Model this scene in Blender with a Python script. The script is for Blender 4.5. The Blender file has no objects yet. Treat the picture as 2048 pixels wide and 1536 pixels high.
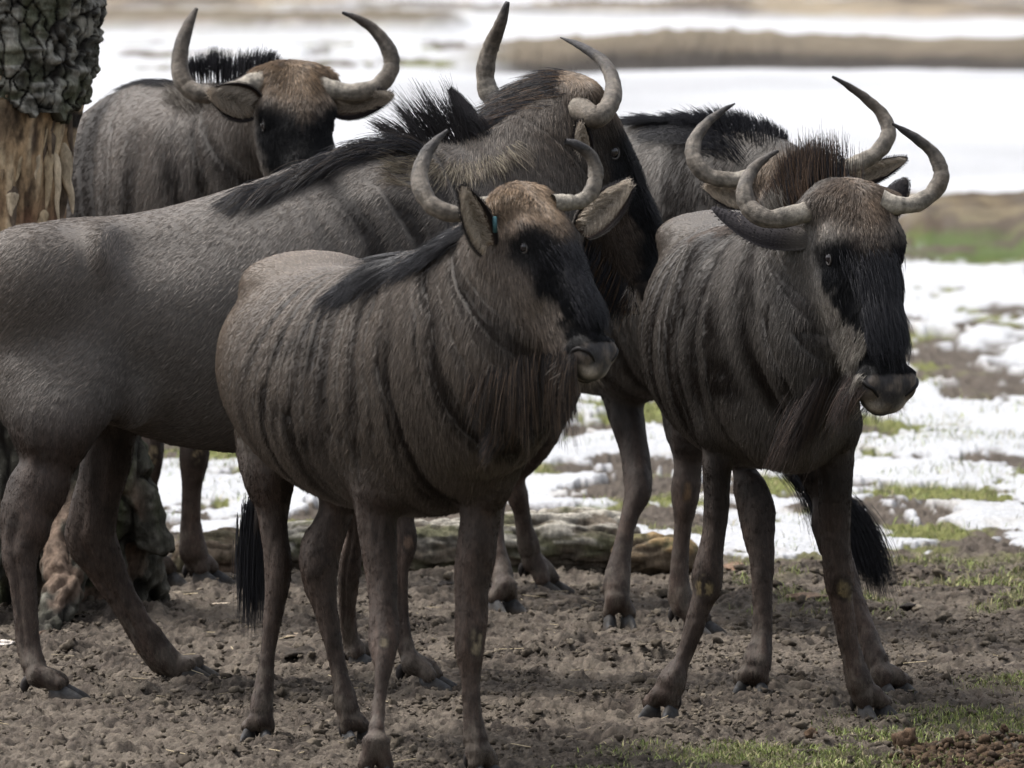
import bpy, math, random
import numpy as np
from mathutils import Vector
from mathutils.kdtree import KDTree

random.seed(7)
rng = np.random.default_rng(7)
scene = bpy.context.scene
COL = scene.collection

# ------------------------------------------------------------------ camera
FPX, CAM_H, PITCH = 25000.0, 2.625, math.radians(3.24)   # long lens, eye height above the paddock
cam_data = bpy.data.cameras.new("camera")
cam = bpy.data.objects.new("camera", cam_data)
COL.objects.link(cam)
cam.location = (0, 0, CAM_H)
cam.rotation_euler = (math.pi / 2 - PITCH, 0, 0)
cam_data.sensor_width = 36
cam_data.lens = 36 * FPX / 2048
cam_data.clip_start = 1
cam_data.clip_end = 2000
cam_data.dof.use_dof = True
cam_data.dof.focus_distance = 31.9
cam_data.dof.aperture_fstop = 11.0
scene.camera = cam

# ------------------------------------------------------------------ sky, sun, exposure
SUN_EL, SUN_AZ = math.radians(60), math.radians(-75)      # high, veiled, from the left
world = bpy.data.worlds.new("World")
scene.world = world
world.use_nodes = True
wn = world.node_tree
for n in list(wn.nodes):
    wn.nodes.remove(n)
wo = wn.nodes.new('ShaderNodeOutputWorld')
bg = wn.nodes.new('ShaderNodeBackground')
sky = wn.nodes.new('ShaderNodeTexSky')
sky.sky_type = 'NISHITA'
sky.sun_disc = False
sky.sun_elevation = SUN_EL
sky.sun_rotation = SUN_AZ
sky.air_density = 1.0
sky.dust_density = 6.0
sky.ozone_density = 1.0
hsv = wn.nodes.new('ShaderNodeHueSaturation')             # a veiled, whitish sky
hsv.inputs['Saturation'].default_value = 0.35
wn.links.new(sky.outputs[0], hsv.inputs['Color'])
wn.links.new(hsv.outputs[0], bg.inputs['Color'])
bg.inputs['Strength'].default_value = 0.148
wn.links.new(bg.outputs[0], wo.inputs['Surface'])
sun_data = bpy.data.lights.new("sun", 'SUN')
sun_data.energy = 1.6
sun_data.angle = math.radians(13)
sun_data.color = (1.0, 0.965, 0.915)
sun = bpy.data.objects.new("sun", sun_data)
COL.objects.link(sun)
_sd = Vector((math.sin(SUN_AZ) * math.cos(SUN_EL), math.cos(SUN_AZ) * math.cos(SUN_EL), math.sin(SUN_EL)))
sun.rotation_euler = _sd.to_track_quat('Z', 'Y').to_euler()
scene.view_settings.view_transform = 'Standard'
scene.view_settings.look = 'None'
scene.view_settings.exposure = 1.1
scene.view_settings.gamma = 1.0
scene.view_settings.use_curve_mapping = False
scene.cycles.max_bounces = 5
scene.cycles.diffuse_bounces = 3
scene.cycles.glossy_bounces = 2
scene.cycles.use_denoising = True
try:
    scene.cycles.denoiser = 'OPENIMAGEDENOISE'
    scene.cycles.denoising_input_passes = 'RGB_ALBEDO_NORMAL'
    scene.cycles.denoising_prefilter = 'ACCURATE'
except Exception:
    pass
try:
    scene.cycles_curves.shape = 'RIBBONS'
    scene.cycles_curves.subdivisions = 2
except Exception:
    pass

# ------------------------------------------------------------------ helpers: space
CP, SP = math.cos(PITCH), math.sin(PITCH)
def W(px, py, Y):
    """world point seen at photo pixel (px, py) that stands Y metres in front of the camera"""
    dx, dy = (px - 1024) / FPX, -(py - 768) / FPX
    d = np.array((dx, CP + dy * SP, -SP + dy * CP))
    return np.array((0, 0, CAM_H)) + d * (Y / d[1])
def Yg(py):
    return CAM_H / math.tan(PITCH + (py - 768) / FPX)
def G(px, py):
    return W(px, py, Yg(py))
def heading(yaw):
    a = math.radians(yaw)
    return np.array((math.sin(a), -math.cos(a), 0.0))
def leftof(h):
    return np.array((-h[1], h[0], 0.0))
def nrm(v):
    v = np.asarray(v, float)
    return v / (np.linalg.norm(v, axis=-1, keepdims=True) + 1e-12)

# ------------------------------------------------------------------ helpers: noise
def _hash(ix, iy, iz, seed):
    h = (ix.astype(np.int64) * 374761393 + iy.astype(np.int64) * 668265263 + iz.astype(np.int64) * 2147483647 + seed * 974711) & 0xffffffff
    h = ((h ^ (h >> 13)) * 1274126177) & 0xffffffff
    h = ((h ^ (h >> 15)) * 2246822519) & 0xffffffff
    return ((h ^ (h >> 16)) & 0xffffff).astype(np.float32) / 16777215.0
def vnoise(x, y, z=0.0, seed=0):
    x = np.asarray(x, np.float64); y = np.asarray(y, np.float64); z = np.broadcast_to(np.asarray(z, np.float64), x.shape)
    fx, fy, fz = np.floor(x), np.floor(y), np.floor(z)
    tx, ty, tz = x - fx, y - fy, z - fz
    tx = tx * tx * (3 - 2 * tx); ty = ty * ty * (3 - 2 * ty); tz = tz * tz * (3 - 2 * tz)
    r = 0
    for a in (0, 1):
        for b in (0, 1):
            for c in (0, 1):
                r = r + _hash(fx + a, fy + b, fz + c, seed) * (tx if a else 1 - tx) * (ty if b else 1 - ty) * (tz if c else 1 - tz)
    return r
def fbm(x, y, z=0.0, octaves=4, seed=0, gain=0.5):
    r, a, t = 0, 1.0, 0.0
    for o in range(octaves):
        r = r + a * vnoise(np.asarray(x) * 2 ** o + 17.3 * o, np.asarray(y) * 2 ** o - 9.1 * o, np.asarray(z) * 2 ** o + 3.7 * o, seed + o)
        t += a; a *= gain
    return r / t
def sstep(a, b, x):
    t = np.clip((np.asarray(x, float) - a) / (b - a), 0, 1)
    return t * t * (3 - 2 * t)
def mix(a, b, t):
    t = np.asarray(t)[..., None]
    return np.asarray(a) * (1 - t) + np.asarray(b) * t

# ------------------------------------------------------------------ helpers: chains (limbs, spines, roots)
def catmull(V, k):
    V = np.asarray(V, float)
    n = len(V)
    P = np.vstack((2 * V[0] - V[1], V, 2 * V[-1] - V[-2]))
    out = []
    for i in range(n - 1):
        p0, p1, p2, p3 = P[i], P[i + 1], P[i + 2], P[i + 3]
        for j in range(k):
            t = j / k
            out.append(0.5 * (2 * p1 + (p2 - p0) * t + (2 * p0 - 5 * p1 + 4 * p2 - p3) * t * t + (3 * p1 - p0 - 3 * p2 + p3) * t ** 3))
    out.append(V[-1])
    return np.array(out)
class Chain:
    """a bent tube with an elliptical section: nodes are (point, half width a, half depth b, lateral axis)"""
    def __init__(self, name, P, a, b, lat, k=4, blend=0.04):
        self.name, self.blend = name, blend
        lat = np.asarray(lat, float)
        if lat.ndim == 1:
            lat = np.repeat(lat[None], len(P), 0)
        V = catmull(np.hstack((np.asarray(P, float), np.asarray(a, float)[:, None], np.asarray(b, float)[:, None], lat)), k)
        self.P, self.a, self.b, self.lat = V[:, :3], np.maximum(V[:, 3], .004), np.maximum(V[:, 4], .004), nrm(V[:, 5:8])
        self.s = np.concatenate(([0], np.cumsum(np.linalg.norm(np.diff(self.P, axis=0), axis=1))))
    def segs(self):
        for i in range(len(self.P) - 1):
            p0, p1 = self.P[i], self.P[i + 1]
            L = np.linalg.norm(p1 - p0)
            if L < 1e-6:
                continue
            T = (p1 - p0) / L
            l = nrm(self.lat[i] + self.lat[i + 1]); l = nrm(l - T * (l @ T))
            yield i, p0, p1, L, T, l, np.cross(T, l)
    def seg_d(self, i, p0, L, T, l, D, X, Y, Z):
        x, y, z = X - p0[0], Y - p0[1], Z - p0[2]
        w = x * T[0] + y * T[1] + z * T[2]
        t = np.clip(w / L, 0, 1)
        u = x * l[0] + y * l[1] + z * l[2]
        v = x * D[0] + y * D[1] + z * D[2]
        w = w - t * L
        a = self.a[i] * (1 - t) + self.a[i + 1] * t
        b = self.b[i] * (1 - t) + self.b[i + 1] * t
        m = np.minimum(a, b)
        k0 = np.sqrt((u / a) ** 2 + (v / b) ** 2 + (w / m) ** 2) + 1e-6
        k1 = np.sqrt((u / (a * a)) ** 2 + (v / (b * b)) ** 2 + (w / (m * m)) ** 2) + 1e-6
        return k0 * (k0 - 1) / k1, t, u, v
    def evaluate(self, Q):
        n = len(Q)
        best = np.full(n, 9.0); tan = np.zeros((n, 3)); s = np.zeros(n); uu = np.zeros(n); vv = np.zeros(n)
        for i, p0, p1, L, T, l, D in self.segs():
            d, t, u, v = self.seg_d(i, p0, L, T, l, D, Q[:, 0], Q[:, 1], Q[:, 2])
            m = d < best
            best[m] = d[m]; tan[m] = T; s[m] = self.s[i] + t[m] * L; uu[m] = u[m]; vv[m] = v[m]
        return best, tan, s, uu, vv
class Blob:
    def __init__(self, c, r, axes=None, blend=0.04, sub=False, name='blob'):
        self.c, self.r, self.blend, self.sub, self.name = np.asarray(c, float), np.asarray(r, float), blend, sub, name
        self.ax = np.eye(3) if axes is None else np.asarray(axes, float)

def sdf_mesh(prims, h):
    """signed distances of all primitives on a grid, smoothly joined, then one closed surface (surface nets)"""
    lo = np.full(3, 1e9); hi = -lo
    for p in prims:
        if isinstance(p, Chain):
            r = np.maximum(p.a, p.b)[:, None]
            lo = np.minimum(lo, (p.P - r).min(0)); hi = np.maximum(hi, (p.P + r).max(0))
        elif not p.sub:
            lo = np.minimum(lo, p.c - p.r.max()); hi = np.maximum(hi, p.c + p.r.max())
    lo -= 3 * h + .01; hi += 3 * h + .01
    n = np.ceil((hi - lo) / h).astype(int) + 1
    ax = [(lo[i] + h * np.arange(n[i])).astype(np.float32) for i in range(3)]
    F = np.full(n, 0.12, np.float32)
    def box(a, b):
        i0 = np.clip(((a - lo) / h).astype(int), 0, n - 1); i1 = np.clip(((b - lo) / h).astype(int) + 2, 1, n)
        return tuple(slice(i0[i], i1[i]) for i in range(3))
    def smin(A, B, k):
        hh = np.maximum(k - np.abs(A - B), 0) / k
        return np.minimum(A, B) - hh * hh * k * .25
    for p in prims:
        mg = .075
        if isinstance(p, Chain):
            r = np.maximum(p.a, p.b)[:, None]
            sl = box((p.P - r).min(0) - mg, (p.P + r).max(0) + mg)
            C = np.full(F[sl].shape, 0.12, np.float32)
            off = np.array([sl[i].start for i in range(3)])
            for i, p0, p1, L, T, l, D in p.segs():
                rr = max(p.a[i], p.b[i], p.a[i + 1], p.b[i + 1]) + mg
                s2 = box(np.minimum(p0, p1) - rr, np.maximum(p0, p1) + rr)
                s2 = tuple(slice(max(s2[j].start, sl[j].start), min(s2[j].stop, sl[j].stop)) for j in range(3))
                if any(q_.stop <= q_.start for q_ in s2):
                    continue
                loc = tuple(slice(s2[j].start - off[j], s2[j].stop - off[j]) for j in range(3))
                X = ax[0][s2[0]][:, None, None]; Y = ax[1][s2[1]][None, :, None]; Z = ax[2][s2[2]][None, None, :]
                d = p.seg_d(i, p0.astype(np.float32), np.float32(L), T.astype(np.float32), l.astype(np.float32), D.astype(np.float32), X, Y, Z)[0]
                C[loc] = np.minimum(C[loc], d)
            F[sl] = smin(F[sl], C, p.blend)
        else:
            R = p.r.max() + mg
            sl = box(p.c - R, p.c + R)
            X = ax[0][sl[0]][:, None, None] - p.c[0]; Y = ax[1][sl[1]][None, :, None] - p.c[1]; Z = ax[2][sl[2]][None, None, :] - p.c[2]
            q = [X * p.ax[j][0] + Y * p.ax[j][1] + Z * p.ax[j][2] for j in range(3)]
            k0 = np.sqrt(sum((q[j] / p.r[j]) ** 2 for j in range(3))) + 1e-6
            k1 = np.sqrt(sum((q[j] / p.r[j] ** 2) ** 2 for j in range(3))) + 1e-6
            d = (k0 * (k0 - 1) / k1).astype(np.float32)
            F[sl] = -smin(-F[sl], d, p.blend) if p.sub else smin(F[sl], d, p.blend)
    I = F < 0
    c = np.zeros(np.array(F.shape) - 1, np.uint8)
    nx, ny, nz = c.shape
    for a in (0, 1):
        for b in (0, 1):
            for d in (0, 1):
                c += I[a:a + nx, b:b + ny, d:d + nz]
    act = (c > 0) & (c < 8)
    idx = np.full(c.shape, -1, np.int32)
    ii = np.argwhere(act)
    idx[act] = np.arange(len(ii))
    acc = np.zeros((len(ii), 3)); cnt = np.zeros(len(ii))
    cor = {}
    for a in (0, 1):
        for b in (0, 1):
            for d in (0, 1):
                cor[(a, b, d)] = F[ii[:, 0] + a, ii[:, 1] + b, ii[:, 2] + d]
    for k1_, v1 in cor.items():
        for axis in range(3):
            if k1_[axis] == 0:
                k2 = list(k1_); k2[axis] = 1; v2 = cor[tuple(k2)]
                m = (v1 < 0) != (v2 < 0)
                t = np.where(m, v1 / np.where(m, v1 - v2, 1), 0)
                p = np.tile(np.array(k1_, float), (len(ii), 1)); p[:, axis] = t
                acc[m] += p[m]; cnt[m] += 1
    V = lo + (ii + acc / cnt[:, None]) * h
    faces = []
    for axis in range(3):
        s1 = [slice(None)] * 3; s2 = [slice(None)] * 3
        s1[axis] = slice(0, -1); s2[axis] = slice(1, None)
        A, B = I[tuple(s1)], I[tuple(s2)]
        for flip, M in ((False, A & ~B), (True, ~A & B)):
            e = np.argwhere(M)
            o1, o2 = [(1, 2), (2, 0), (0, 1)][axis]
            q = []
            for da, db in ((0, 0), (-1, 0), (-1, -1), (0, -1)):
                g = e.copy(); g[:, o1] += da; g[:, o2] += db
                q.append(idx[g[:, 0], g[:, 1], g[:, 2]])
            q = np.stack(q, 1)
            if flip:
                q = q[:, ::-1]
            faces.append(q)
    Fq = np.vstack(faces)
    Fq = Fq[(Fq >= 0).all(1)]
    return V, Fq
def smooth(V, Q, it=2, lam=.5):
    E = np.vstack([Q[:, [i, (i + 1) % 4]] for i in range(4)])
    for _ in range(it):
        S = np.zeros_like(V); c = np.bincount(E[:, 0], minlength=len(V)).astype(float)
        for j in range(3):
            S[:, j] = np.bincount(E[:, 0], V[E[:, 1], j], len(V))
        V = V + lam * (S / np.maximum(c, 1)[:, None] - V)
    return V
def smooth_masked(V, Q, mask, it, lam=.5):
    """extra smoothing of positions (or any per-vertex field) where mask > 0"""
    E = np.vstack([Q[:, [i, (i + 1) % 4]] for i in range(4)])
    E = E[mask[E[:, 0]] > 0]
    c = np.maximum(np.bincount(E[:, 0], minlength=len(V)).astype(float), 1)
    V = V.copy(); one = V.ndim == 1
    for _ in range(it):
        if one:
            V += mask * lam * (np.where(mask > 0, np.bincount(E[:, 0], V[E[:, 1]], len(V)) / c, V) - V)
        else:
            for j in range(V.shape[1]):
                V[:, j] += mask * lam * (np.where(mask > 0, np.bincount(E[:, 0], V[E[:, 1], j], len(V)) / c, V[:, j]) - V[:, j])
    return V
def vnormals(V, Q):
    n = np.cross(V[Q[:, 2]] - V[Q[:, 0]], V[Q[:, 3]] - V[Q[:, 1]])
    N = np.zeros_like(V)
    for i in range(4):
        for j in range(3):
            N[:, j] += np.bincount(Q[:, i], n[:, j], len(V))
    return nrm(N)

# ------------------------------------------------------------------ helpers: objects
def set_attr(me, name, data, domain='POINT'):
    data = np.asarray(data, np.float32)
    if data.ndim == 2:
        a = me.attributes.new(name, 'FLOAT_COLOR', domain)
        a.data.foreach_set('color', np.hstack((data[:, :3], np.ones((len(data), 1), np.float32))).ravel())
    else:
        a = me.attributes.new(name, 'FLOAT', domain)
        a.data.foreach_set('value', data.ravel())
def np_mesh(name, V, Q, mat=None, parent=None, attrs=None, origin=None, smooth_shade=True):
    V = np.asarray(V, float); Q = np.asarray(Q)
    if origin is None:
        origin = np.zeros(3)
    me = bpy.data.meshes.new(name)
    k = Q.shape[1]
    me.vertices.add(len(V)); me.vertices.foreach_set('co', (V - origin).astype(np.float32).ravel())
    me.loops.add(Q.size); me.loops.foreach_set('vertex_index', Q.astype(np.int32).ravel())
    me.polygons.add(len(Q)); me.polygons.foreach_set('loop_start', (np.arange(len(Q)) * k).astype(np.int32))
    me.update(calc_edges=True)
    me.validate()
    if smooth_shade and len(me.polygons):
        me.polygons.foreach_set('use_smooth', np.ones(len(me.polygons), bool))
    for n_, d in (attrs or {}).items():
        set_attr(me, n_, d)
    if mat:
        me.materials.append(mat)
    o = bpy.data.objects.new(name, me)
    COL.objects.link(o)
    link_parent(o, parent, origin)
    return o
def link_parent(o, parent, origin):
    if parent is not None:
        o.parent = parent
        base = np.zeros(3); q = parent
        while q is not None:
            base += np.array(q.location); q = q.parent
        o.location = Vector(np.asarray(origin) - base)
    else:
        o.location = Vector(origin)
def hair(name, P, r_root, r_tip, color, mat, parent=None, tipcol=None):
    """P: (n strands, k points, 3)"""
    n, k = P.shape[:2]
    hc = bpy.data.hair_curves.new(name)
    hc.add_curves([k] * n)
    org = np.zeros(3)
    q = parent
    while q is not None:
        org += np.array(q.location); q = q.parent
    hc.attributes['position'].data.foreach_set('vector', (P - org).astype(np.float32).ravel())
    t = np.linspace(0, 1, k)
    r = (np.asarray(r_root).reshape(-1, 1) * np.ones((n, 1))) * (1 - t) + r_tip * t
    ra = hc.attributes.get('radius') or hc.attributes.new('radius', 'FLOAT', 'POINT')
    ra.data.foreach_set('value', r.astype(np.float32).ravel())
    ca = hc.attributes.new('col', 'FLOAT_COLOR', 'CURVE')
    ca.data.foreach_set('color', np.hstack((color[:, :3], np.ones((n, 1)))).astype(np.float32).ravel())
    hc.materials.append(mat)
    o = bpy.data.objects.new(name, hc)
    COL.objects.link(o)
    if parent is not None:
        o.parent = parent
    o['kind'] = 'stuff'
    return o
def empty(name, loc, label, cat, group=None):
    o = bpy.data.objects.new(name, None)
    o.location = Vector(loc); o.empty_display_size = .1
    COL.objects.link(o)
    o['label'] = label; o['category'] = cat
    if group: o['group'] = group
    return o

# ------------------------------------------------------------------ materials
def mat_base(name, rough=.6, spec=.3):
    m = bpy.data.materials.new(name); m.use_nodes = True
    nt = m.node_tree; b = nt.nodes['Principled BSDF']
    b.inputs['Roughness'].default_value = rough
    b.inputs['Specular IOR Level'].default_value = spec
    return m, nt, b
def N(nt, t, **kw):
    n = nt.nodes.new(t)
    for k, v in kw.items():
        if k in n.inputs.keys(): n.inputs[k].default_value = v
        else: setattr(n, k, v)
    return n
def attr_mat(name, attr='col', rough=.6, spec=.3, nscale=120, namt=.35, bump=.2, bscale=200, bdist=.003, stretch=None, sheen=0):
    m, nt, b = mat_base(name, rough, spec)
    at = N(nt, 'ShaderNodeAttribute', attribute_name=attr)
    tc = N(nt, 'ShaderNodeNewGeometry')
    mp = N(nt, 'ShaderNodeMapping')
    nt.links.new(tc.outputs['Position'], mp.inputs['Vector'])
    if stretch: mp.inputs['Scale'].default_value = stretch
    n1 = N(nt, 'ShaderNodeTexNoise', Scale=nscale, Detail=5.0, Roughness=.65)
    nt.links.new(mp.outputs[0], n1.inputs['Vector'])
    mr = N(nt, 'ShaderNodeMapRange'); mr.inputs['From Min'].default_value = .3; mr.inputs['From Max'].default_value = .7
    mr.inputs['To Min'].default_value = 1 - namt; mr.inputs['To Max'].default_value = 1 + namt
    nt.links.new(n1.outputs['Fac'], mr.inputs['Value'])
    mx = N(nt, 'ShaderNodeVectorMath', operation='SCALE')
    nt.links.new(at.outputs['Color'], mx.inputs[0]); nt.links.new(mr.outputs[0], mx.inputs['Scale'])
    nt.links.new(mx.outputs[0], b.inputs['Base Color'])
    if bump:
        n2 = N(nt, 'ShaderNodeTexNoise', Scale=bscale, Detail=6.0, Roughness=.7)
        nt.links.new(mp.outputs[0], n2.inputs['Vector'])
        bp = N(nt, 'ShaderNodeBump', Strength=bump, Distance=bdist)
        nt.links.new(n2.outputs['Fac'], bp.inputs['Height'])
        nt.links.new(bp.outputs[0], b.inputs['Normal'])
    if sheen:
        b.inputs['Sheen Weight'].default_value = sheen
    return m
M_SKIN = attr_mat('hide', rough=.62, spec=.25, nscale=170, namt=.40, bump=.7, bscale=240, bdist=.003, stretch=(1, 1, .30))
M_FUR, _nt, _b = mat_base('fur', .42, .34)
_a = N(_nt, 'ShaderNodeAttribute', attribute_name='col'); _nt.links.new(_a.outputs['Color'], _b.inputs['Base Color'])
_bw = N(_nt, 'ShaderNodeRGBToBW'); _nt.links.new(_a.outputs['Color'], _bw.inputs[0])      # the matt black face hair shines less than the grizzled coat
_mr = N(_nt, 'ShaderNodeMapRange'); _mr.inputs['From Min'].default_value = .004; _mr.inputs['From Max'].default_value = .07; _mr.inputs['To Min'].default_value = .10; _mr.inputs['To Max'].default_value = .38
_nt.links.new(_bw.outputs[0], _mr.inputs['Value']); _nt.links.new(_mr.outputs[0], _b.inputs['Specular IOR Level'])
M_MANE, _nt, _b = mat_base('mane_hair', .36, .24)
_a = N(_nt, 'ShaderNodeAttribute', attribute_name='col'); _nt.links.new(_a.outputs['Color'], _b.inputs['Base Color'])
M_HORN = attr_mat('horn_keratin', rough=.55, spec=.3, nscale=80, namt=.45, bump=.9, bscale=120, bdist=.005)
M_HOLE, _nt, _b = mat_base('opening_shade', .5, .2); _b.inputs['Base Color'].default_value = (.008, .007, .007, 1)  # near-black colour painted for the shade inside nostrils and mouth
M_EAR = attr_mat('ear_skin', rough=.8, spec=.15, nscale=200, namt=.25, bump=.2)
M_HOOF = attr_mat('hoof_keratin', rough=.75, spec=.2, nscale=90, namt=.35, bump=.35, bscale=160)
M_EYE, _nt, _b = mat_base('eye_wet', .06, .6); _b.inputs['Base Color'].default_value = (.012, .010, .012, 1)
M_NOSE = attr_mat('nose_skin', rough=.36, spec=.45, nscale=150, namt=.2, bump=.3, bscale=300, bdist=.001)
M_TAG, _nt, _b = mat_base('tag_plastic', .4, .4); _b.inputs['Base Color'].default_value = (.05, .13, .15, 1)
M_WOOD = attr_mat('bark_and_wood', rough=.85, spec=.15, nscale=60, namt=.5, bump=.9, bscale=90, bdist=.010, stretch=(1, 1, .45))
M_GROUND = attr_mat('ground_soil_snow', rough=.88, spec=.12, nscale=70, namt=.30, bump=1.0, bscale=110, bdist=.012)
M_CLOD = attr_mat('soil_clod', rough=.92, spec=.1, nscale=80, namt=.35, bump=.5, bscale=150, bdist=.003)
M_GRASS = attr_mat('grass_blades', rough=.6, spec=.25, nscale=10, namt=.15, bump=0)

HAIR, HAIR2, HS, GRES = 1.0, 1.0, 1.0, 1.0   # detail levels

# ------------------------------------------------------------------ wildebeest
GREY = np.array((.110, .098, .087)); BRINDLE = np.array((.016, .012, .010)); BLACK = np.array((.0045, .0048, .006))
LEG = np.array((.040, .028, .022)); TAN = np.array((.195, .143, .096)); PALE = np.array((.20, .175, .145))
BELLY = np.array((.055, .043, .037))

def axes_tube(V, radii, n=14, lat=None, asp=1.0):
    """rings round a polyline -> verts, quads, t (for horns, tail docks, dewclaws)"""
    V = np.asarray(V, float); T = nrm(np.gradient(V, axis=0))
    ref = np.array((0, 1, 0.1)) if lat is None else np.asarray(lat, float)
    X = nrm(ref - T * (T @ ref)[:, None]); Y = np.cross(T, X)
    a = np.linspace(0, 2 * np.pi, n, endpoint=False)
    R = V[:, None] + radii[:, None, None] * (np.cos(a)[None, :, None] * X[:, None] + asp * np.sin(a)[None, :, None] * Y[:, None])
    m = len(V)
    q = [(i * n + j, i * n + (j + 1) % n, (i + 1) * n + (j + 1) % n, (i + 1) * n + j) for i in range(m - 1) for j in range(n)]
    return R.reshape(-1, 3), np.array(q), np.repeat(np.linspace(0, 1, m), n)

def make_horn(root, pts, Y0):
    P = np.array([W(p[0], p[1], Y0 + p[3]) for p in pts]); r = np.array([p[2] * Y0 / FPX * .87 for p in pts])
    C = catmull(np.hstack((P, r[:, None])), 9)
    V, Q, t = axes_tube(C[:, :3], np.maximum(C[:, 3], .0012), 20, asp=1.06)
    n = vnoise(V[:, 0] * 60, V[:, 1] * 60, V[:, 2] * 60, 3)
    ring = vnoise(t * 46, t * 0, t * 0, 11)
    Nn = vnormals(V, Q)
    V = V + Nn * ((ring - .5) * .0034 * sstep(.0, .25, t) * (1 - sstep(.5, .8, t)))[:, None] + Nn * ((n - .5) * .0028)[:, None]
    base = np.array((.26, .235, .195)); mid = np.array((.13, .112, .092)); tip = np.array((.030, .028, .029))
    c = mix(base, mid, sstep(.12, .45, t)); c = mix(c, tip, sstep(.52, .9, t + (n - .5) * .25))
    angq = np.tile(np.linspace(0, 6.28, 20, endpoint=False), len(C)); 
    streak = fbm(np.cos(angq) * 5, np.sin(angq) * 5, t * 9 + pts[0][0], 4, 21)
    c = c * (.2 + 1.6 * streak)[:, None]
    c = c * (1 - .35 * sstep(.6, .9, vnoise(t * 60, t * 0, t * 0, 12)) * (1 - sstep(.55, .75, t)))[:, None]
    under = Nn[:, 2] * 0 + vnoise(V[:, 0] * 14, V[:, 1] * 14, V[:, 2] * 14, 31)
    c = mix(c, np.array((.08, .062, .045)), .55 * sstep(.5, .8, under) * sstep(.1, .3, t))
    o = np_mesh('horn', V, Q, M_HORN, root, {'col': c}, origin=P[0])
    return o

def make_ear(root, base, tip, hw, face, Y0, dyb, dyt, tag=False, tagside=1, dark=0.0, droop=0.0):
    B = W(base[0], base[1], Y0 + dyb); Tt = W(tip[0], tip[1], Y0 + dyt)
    L = np.linalg.norm(Tt - B); A = (Tt - B) / L
    f = nrm(np.asarray(face, float)); f = nrm(f - A * (f @ A)); S = np.cross(A, f)
    w0 = hw * Y0 / FPX
    nu, nv = 26, 15
    t = np.linspace(0, 1, nu); x = np.linspace(-1, 1, nv)
    wt = w0 * (np.sin(np.pi * np.clip(t * .92 + .08, 0, 1) ** .85) ** .62 * (1 - .15 * t) + .10 * (1 - t))
    wt[-1] = w0 * .05
    TT, XX = np.meshgrid(t, x, indexing='ij'); WW = wt[:, None] * np.ones_like(XX)
    cup = (1 - XX ** 2) * WW * (.75 - .35 * TT)
    mid = B + A * (TT * L)[..., None] + S * (XX * WW)[..., None] - f * cup[..., None] - np.array((0, 0, 1.0)) * (droop * np.sin(TT * np.pi))[..., None]
    curl = f * ((np.abs(XX) ** 4) * WW * .12)[..., None]
    inner = mid + curl; gx = np.gradient(inner, axis=0); gy = np.gradient(inner, axis=1)
    nn = nrm(np.cross(gx, gy)); nn *= np.sign((nn * f).sum(-1))[..., None]
    th = .0042 * (1 - .5 * TT)
    outer = inner - nn * th[..., None]
    V = np.vstack((inner.reshape(-1, 3), outer.reshape(-1, 3))); K = nu * nv
    q = []
    for i in range(nu - 1):
        for j in range(nv - 1):
            a = i * nv + j
            q.append((a, a + 1, a + nv + 1, a + nv)); q.append((K + a, K + a + nv, K + a + nv + 1, K + a + 1))
    for i in range(nu - 1):
        for j in (0, nv - 1):
            a = i * nv + j; q.append((a, a + nv, K + a + nv, K + a))
    for j in range(nv - 1):
        a = (nu - 1) * nv + j; q.append((a, a + 1, K + a + 1, K + a))
    rim = np.maximum(np.abs(XX), sstep(.75, 1, TT)).reshape(-1)
    nz = fbm(V[:K, 0] * 60, V[:K, 1] * 60, V[:K, 2] * 60, 3, 5)
    cin = mix(np.array((.20, .145, .11)) * (.5 + nz)[:, None], np.array((.02, .016, .016)), sstep(.66, .84, rim))
    cin = mix(cin, np.array((.05, .034, .028)), .7 * (1 - sstep(.0, .42, np.abs(XX.reshape(-1) + .15))) * (1 - sstep(.6, .9, TT.reshape(-1))))
    co = mix(GREY * .8, np.array((.018, .016, .018)), sstep(.15 - dark, .6 - dark, TT.reshape(-1)))
    o = np_mesh('ear', V, np.array(q), M_EAR, root, {'col': np.vstack((cin, co))}, origin=B)
    # pale hairs growing across the inside of the ear
    n = 1500
    ti = rng.uniform(.03, .88, n); xi = rng.choice([-1, 1], n) * rng.uniform(.25, .85, n)
    ii = np.clip((ti * (nu - 1)).astype(int), 0, nu - 1); jj = np.clip(((xi + 1) / 2 * (nv - 1)).astype(int), 0, nv - 1)
    root_p = inner[ii, jj] + rng.normal(0, .0015, (n, 3))
    d = nrm(A * .75 + S * (-np.sign(xi) * .5)[:, None] + f * .35 + rng.normal(0, .18, (n, 3)))
    ln = rng.uniform(.012, .03, n) * (w0 / .035)
    k = np.linspace(0, 1, 4)
    P = root_p[:, None] + d[:, None] * (ln[:, None] * k)[..., None] + (f * .004)[None, None] * np.sin(k * np.pi)[None, :, None]
    c = np.array((.58, .50, .41)) * rng.uniform(.45, 1.15, (n, 1))
    hair('ear_hair', P, .00065, .0002, c, M_FUR, o)
    # short dark hairs along the rim and back
    n = 1300
    ti = rng.uniform(0, .99, n); jj = rng.integers(0, nv, n); jj = np.where(rng.random(n) < .45, rng.choice([0, nv - 1], n), jj)
    ii = (ti * (nu - 1)).astype(int)
    d = nrm(A * 1.0 - nn[ii, jj] * .25 + S * (x[jj] * .2)[:, None] + rng.normal(0, .15, (n, 3)))
    P = outer[ii, jj][:, None] + d[:, None] * (rng.uniform(.004, .009, n)[:, None] * k)[..., None]
    cc = co[ii * nv + jj] * rng.uniform(.6, 1.5, (n, 1))
    hair('ear_hair', P, .0006, .0002, cc, M_FUR, o)
    return o, B, A, S, f, L

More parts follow.
